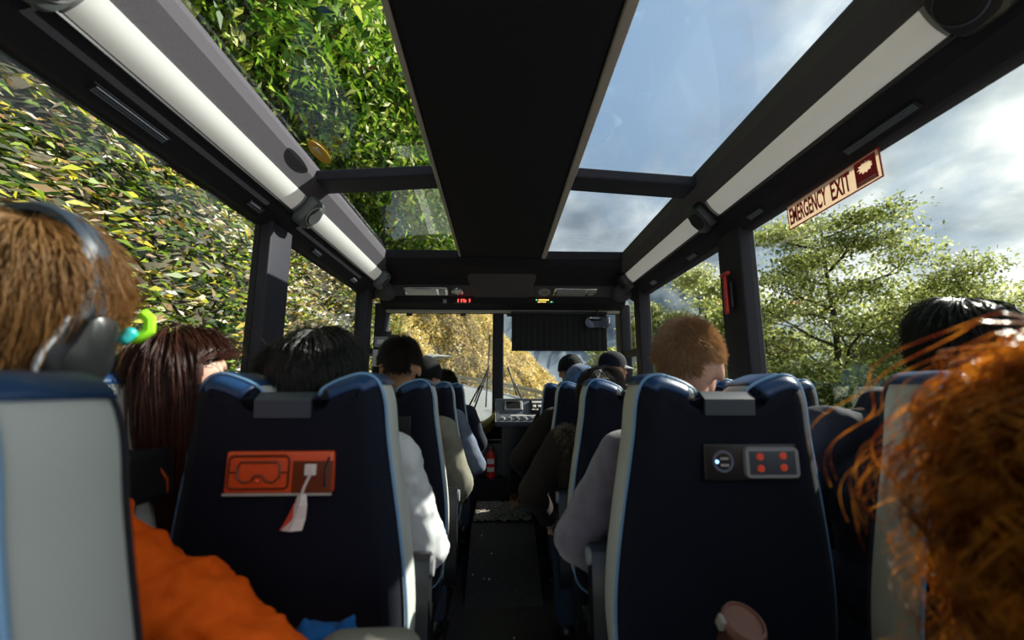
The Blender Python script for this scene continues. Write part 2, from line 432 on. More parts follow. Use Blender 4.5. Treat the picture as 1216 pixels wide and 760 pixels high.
# windscreen
struct(MB().box(-1.22, -.10, 4.36, 4.365, 0.84, 1.98).build('window_%d' % wn, M['glass'], smooth=False), 'left half of the windscreen', 'window'); wn += 1
struct(MB().box(-.01, 1.22, 4.36, 4.365, 0.84, 1.98).build('window_%d' % wn, M['glass'], smooth=False), 'right half of the windscreen', 'window'); wn += 1
struct(MB().box(-.115, 0.0, 4.30, 4.40, .84, 1.98, .02).build('pillar_centre', M['dark_frame']), 'dark centre bar of the windscreen', 'pillar')
struct(MB().box(-1.25, 1.25, 4.34, 4.42, 0.0, .86).build('wall_under_windscreen', M['headlining'], smooth=False), 'black wall under the windscreen', 'wall')
for sx in (-1, 1):
    mb = MB().ell((sx*1.13, 3.93, 2.10), (.10, .16, .085), 24)
    struct(mb.build('trim_%d' % (17 if sx < 0 else 18), M['rail']), 'rounded grey corner moulding at the %s of the windscreen' % ('left' if sx < 0 else 'right'), 'trim')

# light panels: slightly bowed diffusers with a rim
def light_panel(sx, y0, y1, lab):
    t = empty('light_panel', (0, y0, 0)); tag(t, lab, 'light', 'long light panels along the roof rails')
    P, Q = Vector((sx*1.145, 0, 2.126)), Vector((sx*1.078, 0, 2.205)); nrm = Vector((-sx*.80, 0, -.61)).normalized()
    n = 8; a = []
    for i in range(n+1):
        u = i/n; p = P.lerp(Q, .01 + .98*u) + nrm*(.006 + .008*math.sin(PI*u)); a.append(p)
    back = [Q - nrm*.004, P - nrm*.004]
    poly = [(p.x, p.z) for p in a + back]
    MB().prism_y(poly, .02, y1-y0-.02).build('diffuser', M['strip'], t, angle=30)
    for (ya, yb) in ((0, .02), (y1-y0-.02, y1-y0)):
        e = MB().prism_y([(c + 0, d) for c, d in [((p - nrm*-.003).x, (p - nrm*-.003).z) for p in a + back]], ya, yb)
        e.build('end_cap', M['mid_grey'], t)
    MB().box(*sorted((sx*1.143, sx*1.152)), .0, y1-y0, 2.112, 2.124).build('slot', M['black_plastic'], t, smooth=False)
    return t
for sx, nm in ((-1, 'left'), (1, 'right')):
    light_panel(sx, .93, 2.14, 'long pale light panel on the %s rail, the one nearest the camera' % nm)
    light_panel(sx, 2.33, 3.62, 'pale light panel on the %s rail, the one nearer the windscreen' % nm)
# speakers between the panels
M['shaded_mesh'] = mat('shaded_speaker_mesh', (0.008, 0.008, 0.009), .8)
def speaker(sx, y, lab):
    t = empty('speaker', (sx*1.105, y, 2.155)); tag(t, lab, 'speaker', 'round speakers on the roof rails')
    q = Vector((-sx*.80, 0, -.61)).normalized(); rot = q.to_track_quat('Z', 'Y').to_matrix()
    def tr(mb): mb.v = [tuple(rot @ Vector(p)) for p in mb.v]; return mb
    mb = MB(); rs = []
    for (z, s_) in ((-.02, 1.0), (.025, .98), (.042, .86), (.045, .7)):
        rs.append([(math.copysign(abs(math.cos(a))**.6, math.cos(a))*.070*s_, math.copysign(abs(math.sin(a))**.6, math.sin(a))*.088*s_, z) for a in [2*PI*k/32 for k in range(32)]])
    tr(mb.rings(rs)).build('housing', M['speaker'] if sx < 0 else M['black_plastic'], t)  # right speakers get darker copies, their shade put into the colour
    mb = MB(); mb.cyl((0, 0, .04), (0, 0, .056), .052, 32, .046)
    tr(mb).build('grille', M['speaker_grille'] if sx < 0 else M['shaded_mesh'], t)
    mb = MB(); mb.tube([(.054*math.cos(a), .054*math.sin(a), .046) for a in [2*PI*k/32 for k in range(32)]], .004, 6, closed=True)
    tr(mb).build('ring', M['mid_grey'] if sx < 0 else M['handle_grey'], t)
for sx, nm in ((-1, 'left'), (1, 'right')):
    speaker(sx, 2.23, 'round speaker between the two light panels on the %s rail' % nm)
    speaker(sx, .855, 'speaker at the camera end of the %s light panel' % nm)
    speaker(sx, 3.70, 'small dark speaker at the windscreen end of the %s rail' % nm)
# vents in the felt panel
def rail_vent(sx, y, ln, lab):
    t = empty('air_vent', (sx*1.215, y, 2.05)); tag(t, lab, 'vent', 'slot vents above the side windows')
    d = Vector((-sx*.065, 0, .045)).normalized(); n_ = Vector((-sx*.57, 0, -.82)).normalized()
    def slab(a0, a1, l0, l1, h0, h1):
        v = []
        for (a_, h_) in ((a0,h0),(a1,h0),(a1,h1),(a0,h1)):
            p = d*a_ + n_*h_; v.append(p)
        return [[(p.x, l0, p.z) for p in v], [(p.x, l1, p.z) for p in v]]
    MB().rings(slab(-.016, .016, -ln/2, ln/2, 0, .006)).build('frame', M['mid_grey'] if ln < .1 else M['black_plastic'], t, smooth=False)
    for k in range(3): MB().rings(slab(-.010+.008*k, -.006+.008*k, -ln/2+.01, ln/2-.01, .004, .010)).build('slat', M['grey_plastic'], t, smooth=False)
for sx, nm in ((-1, 'left'), (1, 'right')):
    rail_vent(sx, 1.25, .28, 'long black slot vent above the large %s window' % nm)
    rail_vent(sx, 1.93, .12, 'short slot vent just before the %s window pillar' % nm)
    rail_vent(sx, 2.62, .12, 'small slot vent above the second %s window' % nm)
    rail_vent(sx, 3.32, .09, 'small pale vent near the windscreen above the %s window' % nm)
# front overhead fittings
for sx, nm in ((-1, 'left'), (1, 'right')):
    x = -.03 + sx*.72
    t = empty('overhead_lamp', (x, 3.98, 2.12)); tag(t, 'oblong silver-rimmed lamp above the %s half of the windscreen' % nm, 'lamp', 'overhead lamps above the windscreen'); t.rotation_euler = (R(-23.5), 0, 0)
    MB().box(-.21, .21, -.06, .06, -.016, .004, .014).build('rim', M['chrome'], t)
    MB().box(-.19, .10, -.045, .045, -.024, -.012, .010).build('lens', M['white_plastic'] if sx < 0 else M['mid_grey'], t)
    MB().box(.12, .185, -.04, .04, -.022, -.012, .008).build('switch', M['mid_grey'], t)
    x = -.03 + sx*.42
    t = empty('spot_lamp', (x, 3.98, 2.12)); tag(t, 'small round reading spot above the %s half of the windscreen' % nm, 'lamp', 'round reading spots'); t.rotation_euler = (R(-23.5), 0, 0)
    mb = MB(); mb.tube([(.05*math.cos(a), .045*math.sin(a), -.008) for a in [2*PI*k/24 for k in range(24)]], .009, 8, closed=True)
    mb.build('rim', M['chrome'] if sx < 0 else M['mid_grey'], t)
    MB().ell((0, 0, -.004), (.045, .04, .012), 20).build('lens', M['white_plastic'] if sx < 0 else M['grey_plastic'], t)
def text(s, size, m_, parent, loc, rot, name='lettering', ext=.0006, sx=1.0, align='CENTER', bold=0.0, matrix=None):
    cu = bpy.data.curves.new(name, 'FONT'); cu.body = s; cu.size = size; cu.extrude = ext; cu.align_x = align; cu.align_y = 'CENTER'
    cu.offset = bold
    cu.materials.append(m_)
    o = bpy.data.objects.new(name, cu); col.objects.link(o); o.parent = parent; o.location = loc; o.rotation_euler = rot; o.scale = (sx, 1, 1)
    return o
# digital clock reading 11:57 (dots on a black strip)
t = empty('clock', (-.405, 4.09, 2.048)); tag(t, 'digital clock with red numerals in the header over the windscreen', 'clock')
t.rotation_euler = (R(-10), 0, 0)
MB().box(-.085, .085, -.006, .01, -.028, .028, .005).build('bezel', M['black_plastic'], t)
def seg7(ch, x, h, w_, th, mb, y):
    S = {'1': 'bc', '5': 'afgcd', '7': 'abc'}[ch]
    for c in S:
        q = {'a': (0, w_, h-th, h), 'g': (0, w_, h/2-th/2, h/2+th/2), 'd': (0, w_, 0, th), 'b': (w_-th, w_, h/2, h), 'c': (w_-th, w_, 0, h/2), 'f': (0, th, h/2, h), 'e': (0, th, 0, h/2)}[c]
        mb.box(x+q[0], x+q[1], y, y+.002, q[2]-h/2, q[3]-h/2)
mb = MB()
for ch, x in (('1', -.07), ('1', -.04), ('5', .005), ('7', .042)): seg7(ch, x, .040, .026, .0065, mb, -.0085)
for z in (-.008, .008): mb.box(-.010, -.005, -.0085, -.0065, z-.003, z+.003)
mb.build('numerals', M['led_red'], t, smooth=False)
t = empty('indicator_panel', (.40, 4.09, 2.048)); tag(t, 'small amber and green indicator strip in the header beside the duct', 'indicator'); t.rotation_euler = (R(-10), 0, 0)
MB().box(-.10, .10, -.006, .01, -.026, .026, .005).build('bezel', M['black_plastic'], t)
mb = MB()
for k in range(6): mb.box(-.055+.017*k, -.042+.017*k, -.008, -.006, .004, .017)
for k in range(5): mb.box(-.065+.017*k, -.053+.017*k, -.008, -.006, -.017, -.009)
mb.build('amber_lights', M['led_amber'], t, smooth=False)
MB().box(-.085, -.07, -.008, -.006, .004, .014).build('green_light', M['led_green'], t, smooth=False)
MB().box(.06, .08, -.008, -.006, -.016, -.008).build('green_light', M['led_green'], t, smooth=False)
t = MB().box(-.018, .018, -.012, .012, -.022, .022, .004).build('switch_box', M['mid_grey'], loc=(-.585, 4.10, 2.045)); tag(t, 'tiny grey switch left of the digital clock', 'switch')

# EMERGENCY EXIT sign on the right window
t = empty('exit_sign', (1.268, 1.545, 1.965)); tag(t, 'red and cream EMERGENCY EXIT sign on the large right window', 'sign'); t.rotation_euler = (R(-1.5), 0, 0)
MB().rings([[(x, y*s_, z*s_ if s_ == 1 else z*.93) for x, y, z in ((xx,-.237,-.056),(xx,.237,-.056),(xx,.237,.056),(xx,-.237,.056))] for xx, s_ in ((-.0035,.985),(-.0035,1),(.0005,1),(.0005,.985),(-.0035,.985))], cap=False).build('border', M['sign_red'], t, smooth=False)
MB().box(-.003, -.0015, -.232, .232, -.0515, .0515).build('panel', M['sign_ground'], t, smooth=False)
def flat_text(name, s_, width, height, m_, parent, loc, rot, bold):
    o = text(s_, .1, m_, None, (0, 0, 0), (0, 0, 0), name, bold=bold)
    dg = bpy.context.evaluated_depsgraph_get(); me = bpy.data.meshes.new_from_object(o.evaluated_get(dg)); cu = o.data
    bpy.data.objects.remove(o); bpy.data.curves.remove(cu)
    xs = [v.co.x for v in me.vertices]; ys = [v.co.y for v in me.vertices]; a, b, c, d = min(xs), max(xs), min(ys), max(ys)
    for v in me.vertices: v.co.x = (v.co.x - (a+b)/2)*width/(b-a); v.co.y = (v.co.y - (c+d)/2)*height/(d-c)
    q = bpy.data.objects.new(name, me); col.objects.link(q); q.parent = parent; q.location = loc; q.rotation_euler = rot
    return q
flat_text('lettering', 'EMERGENCY', .215, .078, M['sign_red'], t, (-.0036, .116, 0), (R(90), 0, R(-90)), .0022)
flat_text('lettering', 'EXIT', .094, .078, M['sign_red'], t, (-.0036, -.062, 0), (R(90), 0, R(-90)), .0022)
pts = []
for k in range(22):
    a = 2*PI*k/22; r = (.034 if k % 2 == 0 else .021) * (1 + .12*math.sin(3*k)); pts.append((-.0050, -.177 + r*1.05*math.cos(a), .014 + r*.75*math.sin(a)))
out = []
for k in range(22):
    a = 2*PI*k/22; cy_, cz_ = math.cos(a), math.sin(a); ty = (.045 if cy_ > 0 else .045)/max(abs(cy_), 1e-6); tz = ((.047-.014) if cz_ > 0 else (.047-.006))/max(abs(cz_), 1e-6); s_ = min(ty, tz)
    if k in (3, 8, 14, 19): s_ = None
    out.append((-.0042, -.177 + (math.copysign(.045, cy_) if s_ is None else s_*cy_), .014 + ((.033 if cz_ > 0 else -.041) if s_ is None else s_*cz_)))
pts = [(-.0042, p[1], p[2]) for p in pts]
MB().add(pts + out, [(k, (k+1) % 22, (k+1) % 22 + 22, k + 22) for k in range(22)]).build('symbol_panel', M['sign_red'], t, smooth=False)
MB().box(-.0045, -.0030, -.222, -.132, -.047, -.0268).build('symbol_base', M['sign_red'], t, smooth=False)
mb = MB()
for k in range(2): mb.box(-.0052, -.0042, -.214, -.140, -.036-.008*k, -.032-.008*k)
mb.build('small_print', M['sign_ground'], t, smooth=False)

# ================================================================== FRONT OF THE BUS
# driver console
t = empty('dashboard', (0, 3.9, 0)); tag(t, 'curved olive dashboard under the windscreen', 'dashboard')
top = [(-1.2, .80), (-.75, .80), (-.42, .81), (-.25, .84), (-.14, .90), (-.06, .99), (.0, 1.045), (.10, 1.06), (1.2, 1.06)]
rs = []
for x, z in [(p.x, p.z) for p in cr([(a, 0, b) for a, b in top], 4)]:
    rs.append([(x, .0, z-.10), (x, -.02, z-.03), (x, .03, z), (x, .40, z+.01), (x, .43, z-.1)])
MB().rings(rs).build('top', M['olive'], t)
MB().box(-1.15, 1.2, .02, .40, .0, .70).build('lower_body', M['black_plastic'], t, smooth=False)
p = empty('instrument_console', (.20, 3.70, 1.005)); tag(p, 'slanted grey instrument console with screen, radio and knobs beside the driver', 'console'); p.rotation_euler = (R(38), 0, 0)
MB().box(-.28, .62, -.15, .15, -.06, .0, .02).build('panel', M['grey_plastic'], p)
MB().tube([(-.275,-.145,.002),(.61,-.145,.002),(.61,.145,.002),(-.275,.145,.002)], .006, 8, closed=True).build('edge_trim', M['mid_grey'], p)
sc_ = MB().box(-.20, -.04, -.01, .11, .0, .018, .006).build('screen', M['mid_grey'], p)
MB().box(-.18, -.06, .005, .095, .015, .021).build('screen_glass', M['black_plastic'], sc_, smooth=False)
rd = MB().box(.02, .24, -.04, .11, .0, .022, .006).build('radio', M['black_plastic'], p)
mb = MB().box(.04, .22, .065, .095, .020, .026, .003)
for k in range(6): mb.box(.035+.032*k, .06+.032*k, -.025, -.010, .020, .027, .003)
for k in range(4): mb.box(.045+.045*k, .075+.045*k, .012, .045, .020, .026, .003)
mb.build('radio_button', M['white_plastic'], rd)
for k in range(7):
    x = -.215 + .062*k
    MB().cyl((x, -.105, 0), (x, -.105, .02), .016 if k % 3 else .022, 16, .012).build('knob', M['mid_grey'], p)
MB().box(-.15, .25, -.082, -.062, 0, .008, .003).build('button_strip', M['white_plastic'], p)
MB().box(-.02, .76, -.06, .02, .36, .95).build('pedestal', M['black_plastic'], t, smooth=False)
# steering wheel in front of the driver
t = empty('steering_wheel', (.86, 3.72, 1.02)); tag(t, 'large black steering wheel in front of the driver', 'steering wheel'); t.rotation_euler = (R(40), 0, 0)
MB().tube([(.215*math.cos(a), .215*math.sin(a), 0) for a in [2*PI*k/40 for k in range(40)]], .015, 10, closed=True).build('rim', M['black_plastic'], t)
mb = MB()
for a in (0, 120, 240): mb.tube([(0, 0, -.03), (.21*math.cos(R(a)), .21*math.sin(R(a)), 0)], .013, 8)
mb.build('spoke', M['grey_plastic'], t); MB().cyl((0, 0, -.05), (0, 0, .005), .05, 24, .045).build('hub', M['black_plastic'], t)
MB().cyl((0, 0, -.30), (0, 0, -.05), .03, 12).build('column', M['black_plastic'], t)
# fire extinguisher
t = empty('fire_extinguisher', (-.115, 3.79, .43)); tag(t, 'small red fire extinguisher standing at the end of the aisle', 'fire extinguisher')
MB().rings([[(r*math.cos(2*PI*k/20), r*math.sin(2*PI*k/20), z) for k in range(20)] for r, z in ((.030, 0), (.038, .008), (.038, .19), (.034, .21), (.016, .228), (.014, .24))]).build('cylinder', M['red'], t)
MB().box(-.03, .03, -.0395, -.034, .06, .095).build('label', M['white_plastic'], t); MB().box(-.03, .03, -.0395, -.034, .125, .165).build('label', M['white_plastic'], t)
MB().cyl((0, 0, .238), (0, 0, .262), .012, 12).build('valve', M['chrome'], t)
MB().box(-.012, .012, -.055, .01, .262, .272, .003).box(-.012, .012, -.05, .005, .246, .252, .002).build('handle', M['black_plastic'], t)
MB().tube([(.012, 0, .25), (.04, -.01, .24), (.052, -.01, .19), (.05, -.01, .08)], .006, 8).build('hose', M['black_plastic'], t)
struct(MB().box(-.40, .25, 3.72, 3.90, .0, .43, .01).build('step_riser', M['headlining']), 'black carpeted block at the end of the aisle', 'step')
struct(MB().prism_x([(2.55, .0), (3.16, .25), (3.72, .25), (3.72, .0)], -.235, .205).build('floor_ramp', M['floor'], smooth=False), 'aisle floor rising to the front platform', 'floor')
# entrance mat with scuffed litter
V = []; F = []; nx, ny = 60, 40
for j in range(ny+1):
    for i in range(nx+1):
        x = -.225 + .42*i/nx; y = 3.20 + .50*j/ny
        V.append((x, y, .253 + .016*abs(math.sin(41*x+3*math.sin(29*y))*math.cos(37*y+2*math.sin(23*x))) + .006*random.random()))
for j in range(ny):
    for i in range(nx):
        a = j*(nx+1)+i; F.append((a, a+1, a+nx+2, a+nx+1))
M['mat'] = mat('crumpled_mat', (0.20, 0.18, 0.155), 0.7, var=0.9, vscale=45)
o = np_mesh('entrance_mat', V, F, M['mat'], smooth=True); tag(o, 'crumpled grey-brown mat at the foot of the dashboard', 'mat')
# interior mirror
t = empty('rear_view_mirror', (.935, 4.13, 1.845)); tag(t, 'rounded rear-view mirror over the right half of the windscreen', 'mirror'); t.rotation_euler = (R(16), 0, R(-6))
def rrect(w_, h_, r, y, n=6):
    out = []
    for cxn, czn, a0 in ((1, 1, 0), (-1, 1, 90), (-1, -1, 180), (1, -1, 270)):
        for k in range(n+1):
            a = R(a0 + 90*k/n); out.append((cxn*(w_-r)+r*math.cos(a), y, czn*(h_-r)+r*math.sin(a)))
    return out
MB().rings([rrect(.125, .058, .05, -.012), rrect(.130, .062, .055, .0), rrect(.11, .05, .04, .03)]).build('shell', M['black_plastic'], t)
M['mirror'] = mat('mirror_silver', (0.85, 0.86, 0.86), 0.02, metal=1.0)
MB().rings([rrect(.120, .053, .048, -.0125), rrect(.118, .051, .046, -.0145)]).build('glass', M['mirror'], t)
MB().tube([(0, .02, .03), (0, .05, .12)], .009, 8).build('stem', M['black_plastic'], t)
# roller blind
t = empty('roller_blind', (.564, 4.22, 1.94)); tag(t, 'black roller blind pulled part way down the right half of the windscreen', 'blind')
n = 60
M['blind'] = mat('black_blind_fabric', (0.009, 0.009, 0.011), 0.85)
rs = [[(-.485 + .97*i/n, .004*math.sin(i*1.7), .0), (-.485 + .97*i/n, .004*math.sin(i*1.7)+.002, .0), (-.485 + .97*i/n, .004*math.sin(i*1.7)+.002, -.368), (-.485 + .97*i/n, .004*math.sin(i*1.7), -.368)] for i in range(n+1)]
MB().rings(rs).build('fabric', M['blind'], t)
MB().cyl((-.49, 0, .01), (.49, 0, .01), .018, 16).build('roller', M['black_plastic'], t)
MB().cyl((-.485, 0, -.372), (.485, 0, -.372), .008, 10).build('bottom_bar', M['black_plastic'], t)
for x in (-.97, -.42, .06):
    o = MB().box(-.03, .03, -.012, .012, -.03, .005, .005).build('blind_clip', M['black_plastic'], loc=(x, 4.30, 1.955))
    tag(o, {-.97: 'small black clip at the top left of the windscreen', -.42: 'small black clip on the header left of the centre bar', .06: 'small black clip right of the windscreen centre bar'}[x], 'clip', 'windscreen header clips')
# wipers outside the windscreen
M['wiper'] = mat('wiper_black', (0.015, 0.015, 0.015), 0.5)
def wiper(base, tip, blade_a, blade_b, lab):
    t = empty('windscreen_wiper', base); tag(t, lab, 'wiper', 'windscreen wipers')
    b = Vector(base)
    MB().tube([(0, 0, 0), tuple(Vector(tip)-b)], [.010, .006], 8).build('arm', M['wiper'], t)
    MB().tube([tuple(Vector(blade_a)-b), tuple((Vector(blade_a)+Vector(blade_b))/2 - b + Vector((0, -.006, 0))), tuple(Vector(blade_b)-b)], .007, 6).build('blade', M['wiper'], t)
    MB().cyl((0, -.02, 0), (0, .02, 0), .02, 12).build('pivot', M['wiper'], t)
wiper((-.41, 4.40, .90), (-.17, 4.42, 1.36), (-.18, 4.41, 1.00), (-.145, 4.41, 1.74), 'upright wiper crossing the left half of the windscreen')
wiper((-.33, 4.43, .90), (-.15, 4.44, 1.40), (-.30, 4.43, 1.05), (-.155, 4.43, 1.42), 'slanted wiper arm beside the upright wiper')
wiper((.24, 4.40, .98), (.04, 4.42, 1.40), (.14, 4.41, 1.12), (.045, 4.41, 1.42), 'slanted wiper just right of the windscreen centre bar')
# white control box in the left quarter window
t = empty('door_control_box', (-1.13, 3.90, 1.56)); tag(t, 'pale grey control boxes on a bracket in the front left corner', 'control box')
MB().box(-.06, .06, -.04, .05, .0, .10, .008).build('upper_box', M['mid_grey'], t); MB().box(-.065, .055, -.045, .05, -.17, -.02, .008).build('lower_box', M['white_plastic'], t)
MB().box(-.03, .03, -.046, -.040, .03, .07).build('label', M['white_plastic'], t)
MB().box(-.075, .07, .05, .07, -.30, .16, .004).build('bracket', M['black_plastic'], t)
# folded map sheet clipped behind the left windscreen
t = MB().add([(-.11,0,.02),(.13,.02,.055),(.13,.16,.075),(-.11,.16,.10),(-.11,0,.012),(.13,.02,.047),(.13,.16,.067),(-.11,.16,.092)], [(0,1,2,3),(7,6,5,4),(0,4,5,1),(1,5,6,2),(2,6,7,3),(3,7,4,0)]).build('sun_flap', M['white_plastic'], loc=(-.66, 4.10, 1.44), smooth=False)
tag(t, 'pale translucent flap sticking out above the black cap by the windscreen', 'flap')
M['sticker_y'] = mat('yellow_sticker', (0.75, 0.42, 0.02), 0.4); M['sticker_w'] = mat('sticker_white', (0.75, 0.72, 0.6), 0.5)
t = empty('roof_sticker', (-.945, 1.965, 2.353)); tag(t, 'round yellow sticker with a pale triangle on the left roof pane', 'sticker')
t.scale = (.62, 1.75, 1)
MB().cyl((0, 0, -.003), (0, 0, -.001), .060, 40).build('disc', M['sticker_y'], t)
MB().add([(-.022,-.03,-.0040),(.022,-.03,-.0040),(.0,.02,-.0040),(-.022,-.03,-.003),(.022,-.03,-.003),(.0,.02,-.003)], [(0,1,2),(5,4,3),(0,3,4,1),(1,4,5,2),(2,5,3,0)]).build('triangle', M['sticker_w'], t, smooth=False)
# red window hammer
t = empty('emergency_hammer', (1.205, 2.20, 1.72)); tag(t, 'red emergency hammer in a holder on the right window pillar', 'hammer')
MB().box(-.012, .012, -.03, .03, -.10, .05, .006).build('holder', M['black_plastic'], t)
MB().cap((-.022, 0, -.12), (-.022, 0, .08), .013, .011).build('handle', M['red'], t)
MB().cap((-.022, -.035, .09), (-.022, .035, .09), .012, .010).build('head', M['red'], t)
# scraps on the aisle floor
M['paper'] = mat('paper_scrap', (0.75, 0.72, 0.62), 0.7)
for k, (x, y) in enumerate(((-.03,2.02),(.045,1.70),(-.13,2.72),(-.09,2.90),(-.16,3.05),(-.10,2.72),(.03,2.25),(-.02,1.92),(-.20,2.75))):
    s_ = .006 if k > 1 else .010
    o = MB().add([(-s_,-s_*.6,0),(s_,-s_*.7,0),(s_*.8,s_*.6,.003),(-s_*.7,s_*.8,.006),(0,0,.010)], [(0,1,4),(1,2,4),(2,3,4),(3,0,4),(3,2,1,0)]).build('paper_scrap', M['paper'], loc=(x, y, .002 + max(0, min(.25, (y-2.55)*.41))), smooth=False)
    o.rotation_euler = (0, 0, k*1.3); tag(o, 'tiny pale scrap of litter on the dark aisle floor', 'litter', 'litter scraps on the aisle floor')
# ================================================================== SEATS
half = [(0, 1.178), (.056, 1.180), (.070, 1.196), (.105, 1.214), (.150, 1.226), (.180, 1.212), (.196, 1.17), (.203, 1.10), (.214, 1.02), (.232, .90), (.246, .78), (.250, .68), (.243, .58), (.225, .50), (.15, .455), (0, .45)]
def seat_outline():
    pts = [(x, 0, z) for x, z in half] + [(-x, 0, z) for x, z in half[-2:0:-1]]
    return [(p.x, p.z) for p in cr(pts, 4, closed=True)]
OUT = seat_outline()
def yrec(z): return (1.2 - z) * .10
def oring(s_, y, inset=0.0):
    r = []
    n = len(OUT)
    for i, (x, z) in enumerate(OUT):
        ax, az = OUT[i-1]; bx, bz = OUT[(i+1) % n]
        tx, tz = bx-ax, bz-az; l = math.hypot(tx, tz) or 1
        nx, nz = tz/l, -tx/l            # inward for this orientation
        if nx*x + nz*(z-.85) > 0: nx, nz = nx, nz
        X = x - nx*inset*SGN; Z = z - nz*inset*SGN
        X *= s_; r.append((X, y + yrec(Z), Z))
    return r
SGN = 1
# find the outward direction once
_a = sum(OUT[i-1][0]*OUT[i][1] - OUT[i][0]*OUT[i-1][1] for i in range(len(OUT)))
SGN = 1 if _a > 0 else -1
def make_seat(fit='none', arm=0, belt=False):
    t = empty('coach_seat')
    MB().rings([oring(1, .003, .060), oring(1, .0, .045), oring(1, .004, .028), oring(1, .014, .010), oring(1, .038, .0)]).build('back_panel', M['navy'], t, angle=60)
    MB().rings([oring(1, .036, .001), oring(1, .044, -.004), oring(1, .130, -.004), oring(1, .150, .002)], cap=False).build('side_panel', M['seat_side'], t, angle=60)
    MB().rings([oring(1, .145, .001), oring(1, .165, .006), oring(1, .180, .022), oring(1, .182, .03)]).build('front_cushion', M['navy'], t, angle=60)
    # brighter navy over the two shoulders, their top light put into the colour
    n = len(OUT)
    idx = [i for i in range(n) if OUT[i][1] > 1.196]
    ri = [i for i in idx if OUT[i][0] > .060]; le = [i for i in idx if OUT[i][0] < -.060]
    le = sorted(le, key=lambda i: (i + n//2) % n)
    for grp in (ri, le):
        prof = [(-.0025, .034), (-.0035, .012), (.010, -.001)]
        A = [oring(1, y, ins) for ins, y in [(.028, .002), (.010, .012), (-.003, .034), (-.008, .060), (-.008, .150)]]
        rs = [[A[k][i] for i in grp] for k in range(len(A))]
        v = [p for r in rs for p in r]; w_ = len(grp); f = []
        for k in range(len(A)-1):
            for i in range(w_-1): f.append((k*w_+i, k*w_+i+1, (k+1)*w_+i+1, (k+1)*w_+i))
        o = MB().add(v, f).build('shoulder_cover', M['lit_navy'], t, angle=60)
        so = o.modifiers.new('thick', 'SOLIDIFY'); so.thickness = .003
    pts = oring(1, .034, -.004); MB().tube(pts, .0035, 6, closed=True).build('piping', M['piping'], t)
    # grab handle set in the notch
    MB().rings([[(x, y + .003, z) for x, z in ((-.057, zz), (.057, zz))] + [(x, y2 + .003, z) for x, z in ((.057, zz2), (-.057, zz2))] for y, zz, y2, zz2 in ((.006, 1.140, -.003, 1.138), (.004, 1.168, -.006, 1.174), (.020, 1.176, .016, 1.190), (.120, 1.176, .124, 1.190), (.15, 1.165, .165, 1.170))]).build('grab_handle', M['handle_grey'], t, angle=50)
    # cushion, frame, pedestal
    MB().box(-.225, .225, .14, .60, .40, .50, .035).build('cushion', M['navy'], t)
    MB().box(-.21, .21, .15, .56, .35, .405, .01).build('frame', M['black_plastic'], t)
    for x in (-.15, .15):
        MB().rings([[(x-.02, .20, .36), (x+.02, .20, .36), (x+.02, .48, .36), (x-.02, .48, .36)], [(x-.015, .28, .03), (x+.015, .28, .03), (x+.015, .42, .03), (x-.015, .42, .03)], [(x-.03, .20, .0), (x+.03, .20, .0), (x+.03, .52, .0), (x-.03, .52, .0)]]).build('leg', M['black_plastic'], t, smooth=False)
    if arm:
        x = arm*.258
        a = MB().rings([[(x + q*arm*.022 + arm*.002, .215 + w_ , z) for q, w_ in ((-1,-wd),(1,-wd*.8),(1,wd*.8),(-1,wd))] for z, wd in ((.80,.012),(.785,.028),(.68,.034),(.52,.034),(.46,.028),(.44,.012))]).build('armrest', M['black_plastic'], t, angle=50)
        MB().cyl((x-.02, .215, .77), (x+arm*.032, .215, .77), .022, 16).build('armrest_pivot', M['mid_grey'], t)
    if fit == 'amber':
        zc, xc = 1.03, -.005; y = yrec(zc)
        p = MB().box(-.108, .108, y-.010, y+.01, zc-.041, zc+.041, .006).build('socket_plate', M['amber'], t); tag(p, 'glossy socket plate with orange jacket light in its colour')
        mb = MB(); 
        mb.tube([(c[0]-.040, y-.0115, zc+c[2]) for c in rrect(.060, .032, .010, 0)], .0025, 6, closed=True)
        # goggle-shaped inner outline
        g = [(-.036,.020),(.036,.020),(.042,.012),(.042,-.010),(.030,-.020),(.016,-.018),(.006,-.006),(-.006,-.006),(-.016,-.018),(-.030,-.020),(-.042,-.010),(-.042,.012)]
        mb.tube([(a_-.040, y-.0115, zc+b_) for a_, b_ in g], .0025, 6, closed=True)
        mb.box(-.100, -.082, y-.013, y-.010, zc-.0015, zc+.0015).box(.002, .020, y-.013, y-.010, zc-.0015, zc+.0015)
        mb.build('socket_outline', M['spill_dark'], p)
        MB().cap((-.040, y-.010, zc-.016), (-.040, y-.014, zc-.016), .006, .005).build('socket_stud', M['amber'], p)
        MB().box(.028, .108, y-.0125, y-.0095, zc-.040, zc+.022, .001).build('dark_film', M['spill_dark'], p)
        MB().tube([(.100, y-.012, zc+.030), (.094, y-.014, zc+.005), (.096, y-.013, zc-.028)], .003, 6).build('metal_clip', M['chrome'], p)
        MB().box(-.108, .108, y-.012, y-.008, zc-.045, zc-.040).build('lower_edge', M['lip'], p, smooth=False)
    if fit == 'leds':
        zc = 1.035; y = yrec(zc)
        p = MB().box(-.062, .150, y-.006, y+.01, zc-.040, zc+.040, .004).build('socket_plate', M['black_plastic'], t)
        mb = MB().rings([[(c[0]+.088, y-.006, zc+c[2]) for c in rrect(.062, .034, .012, 0)], [(c[0]+.088, y-.014, zc+c[2]) for c in rrect(.060, .032, .010, 0)], [(c[0]+.088, y-.014, zc+c[2]) for c in rrect(.054, .027, .008, 0)]])
        mb.build('bezel', M['mid_grey'], p)
        MB().box(.036, .140, y-.0150, y-.012, zc-.025, zc+.025, .001).build('dark_window', M['handle_grey'], p)
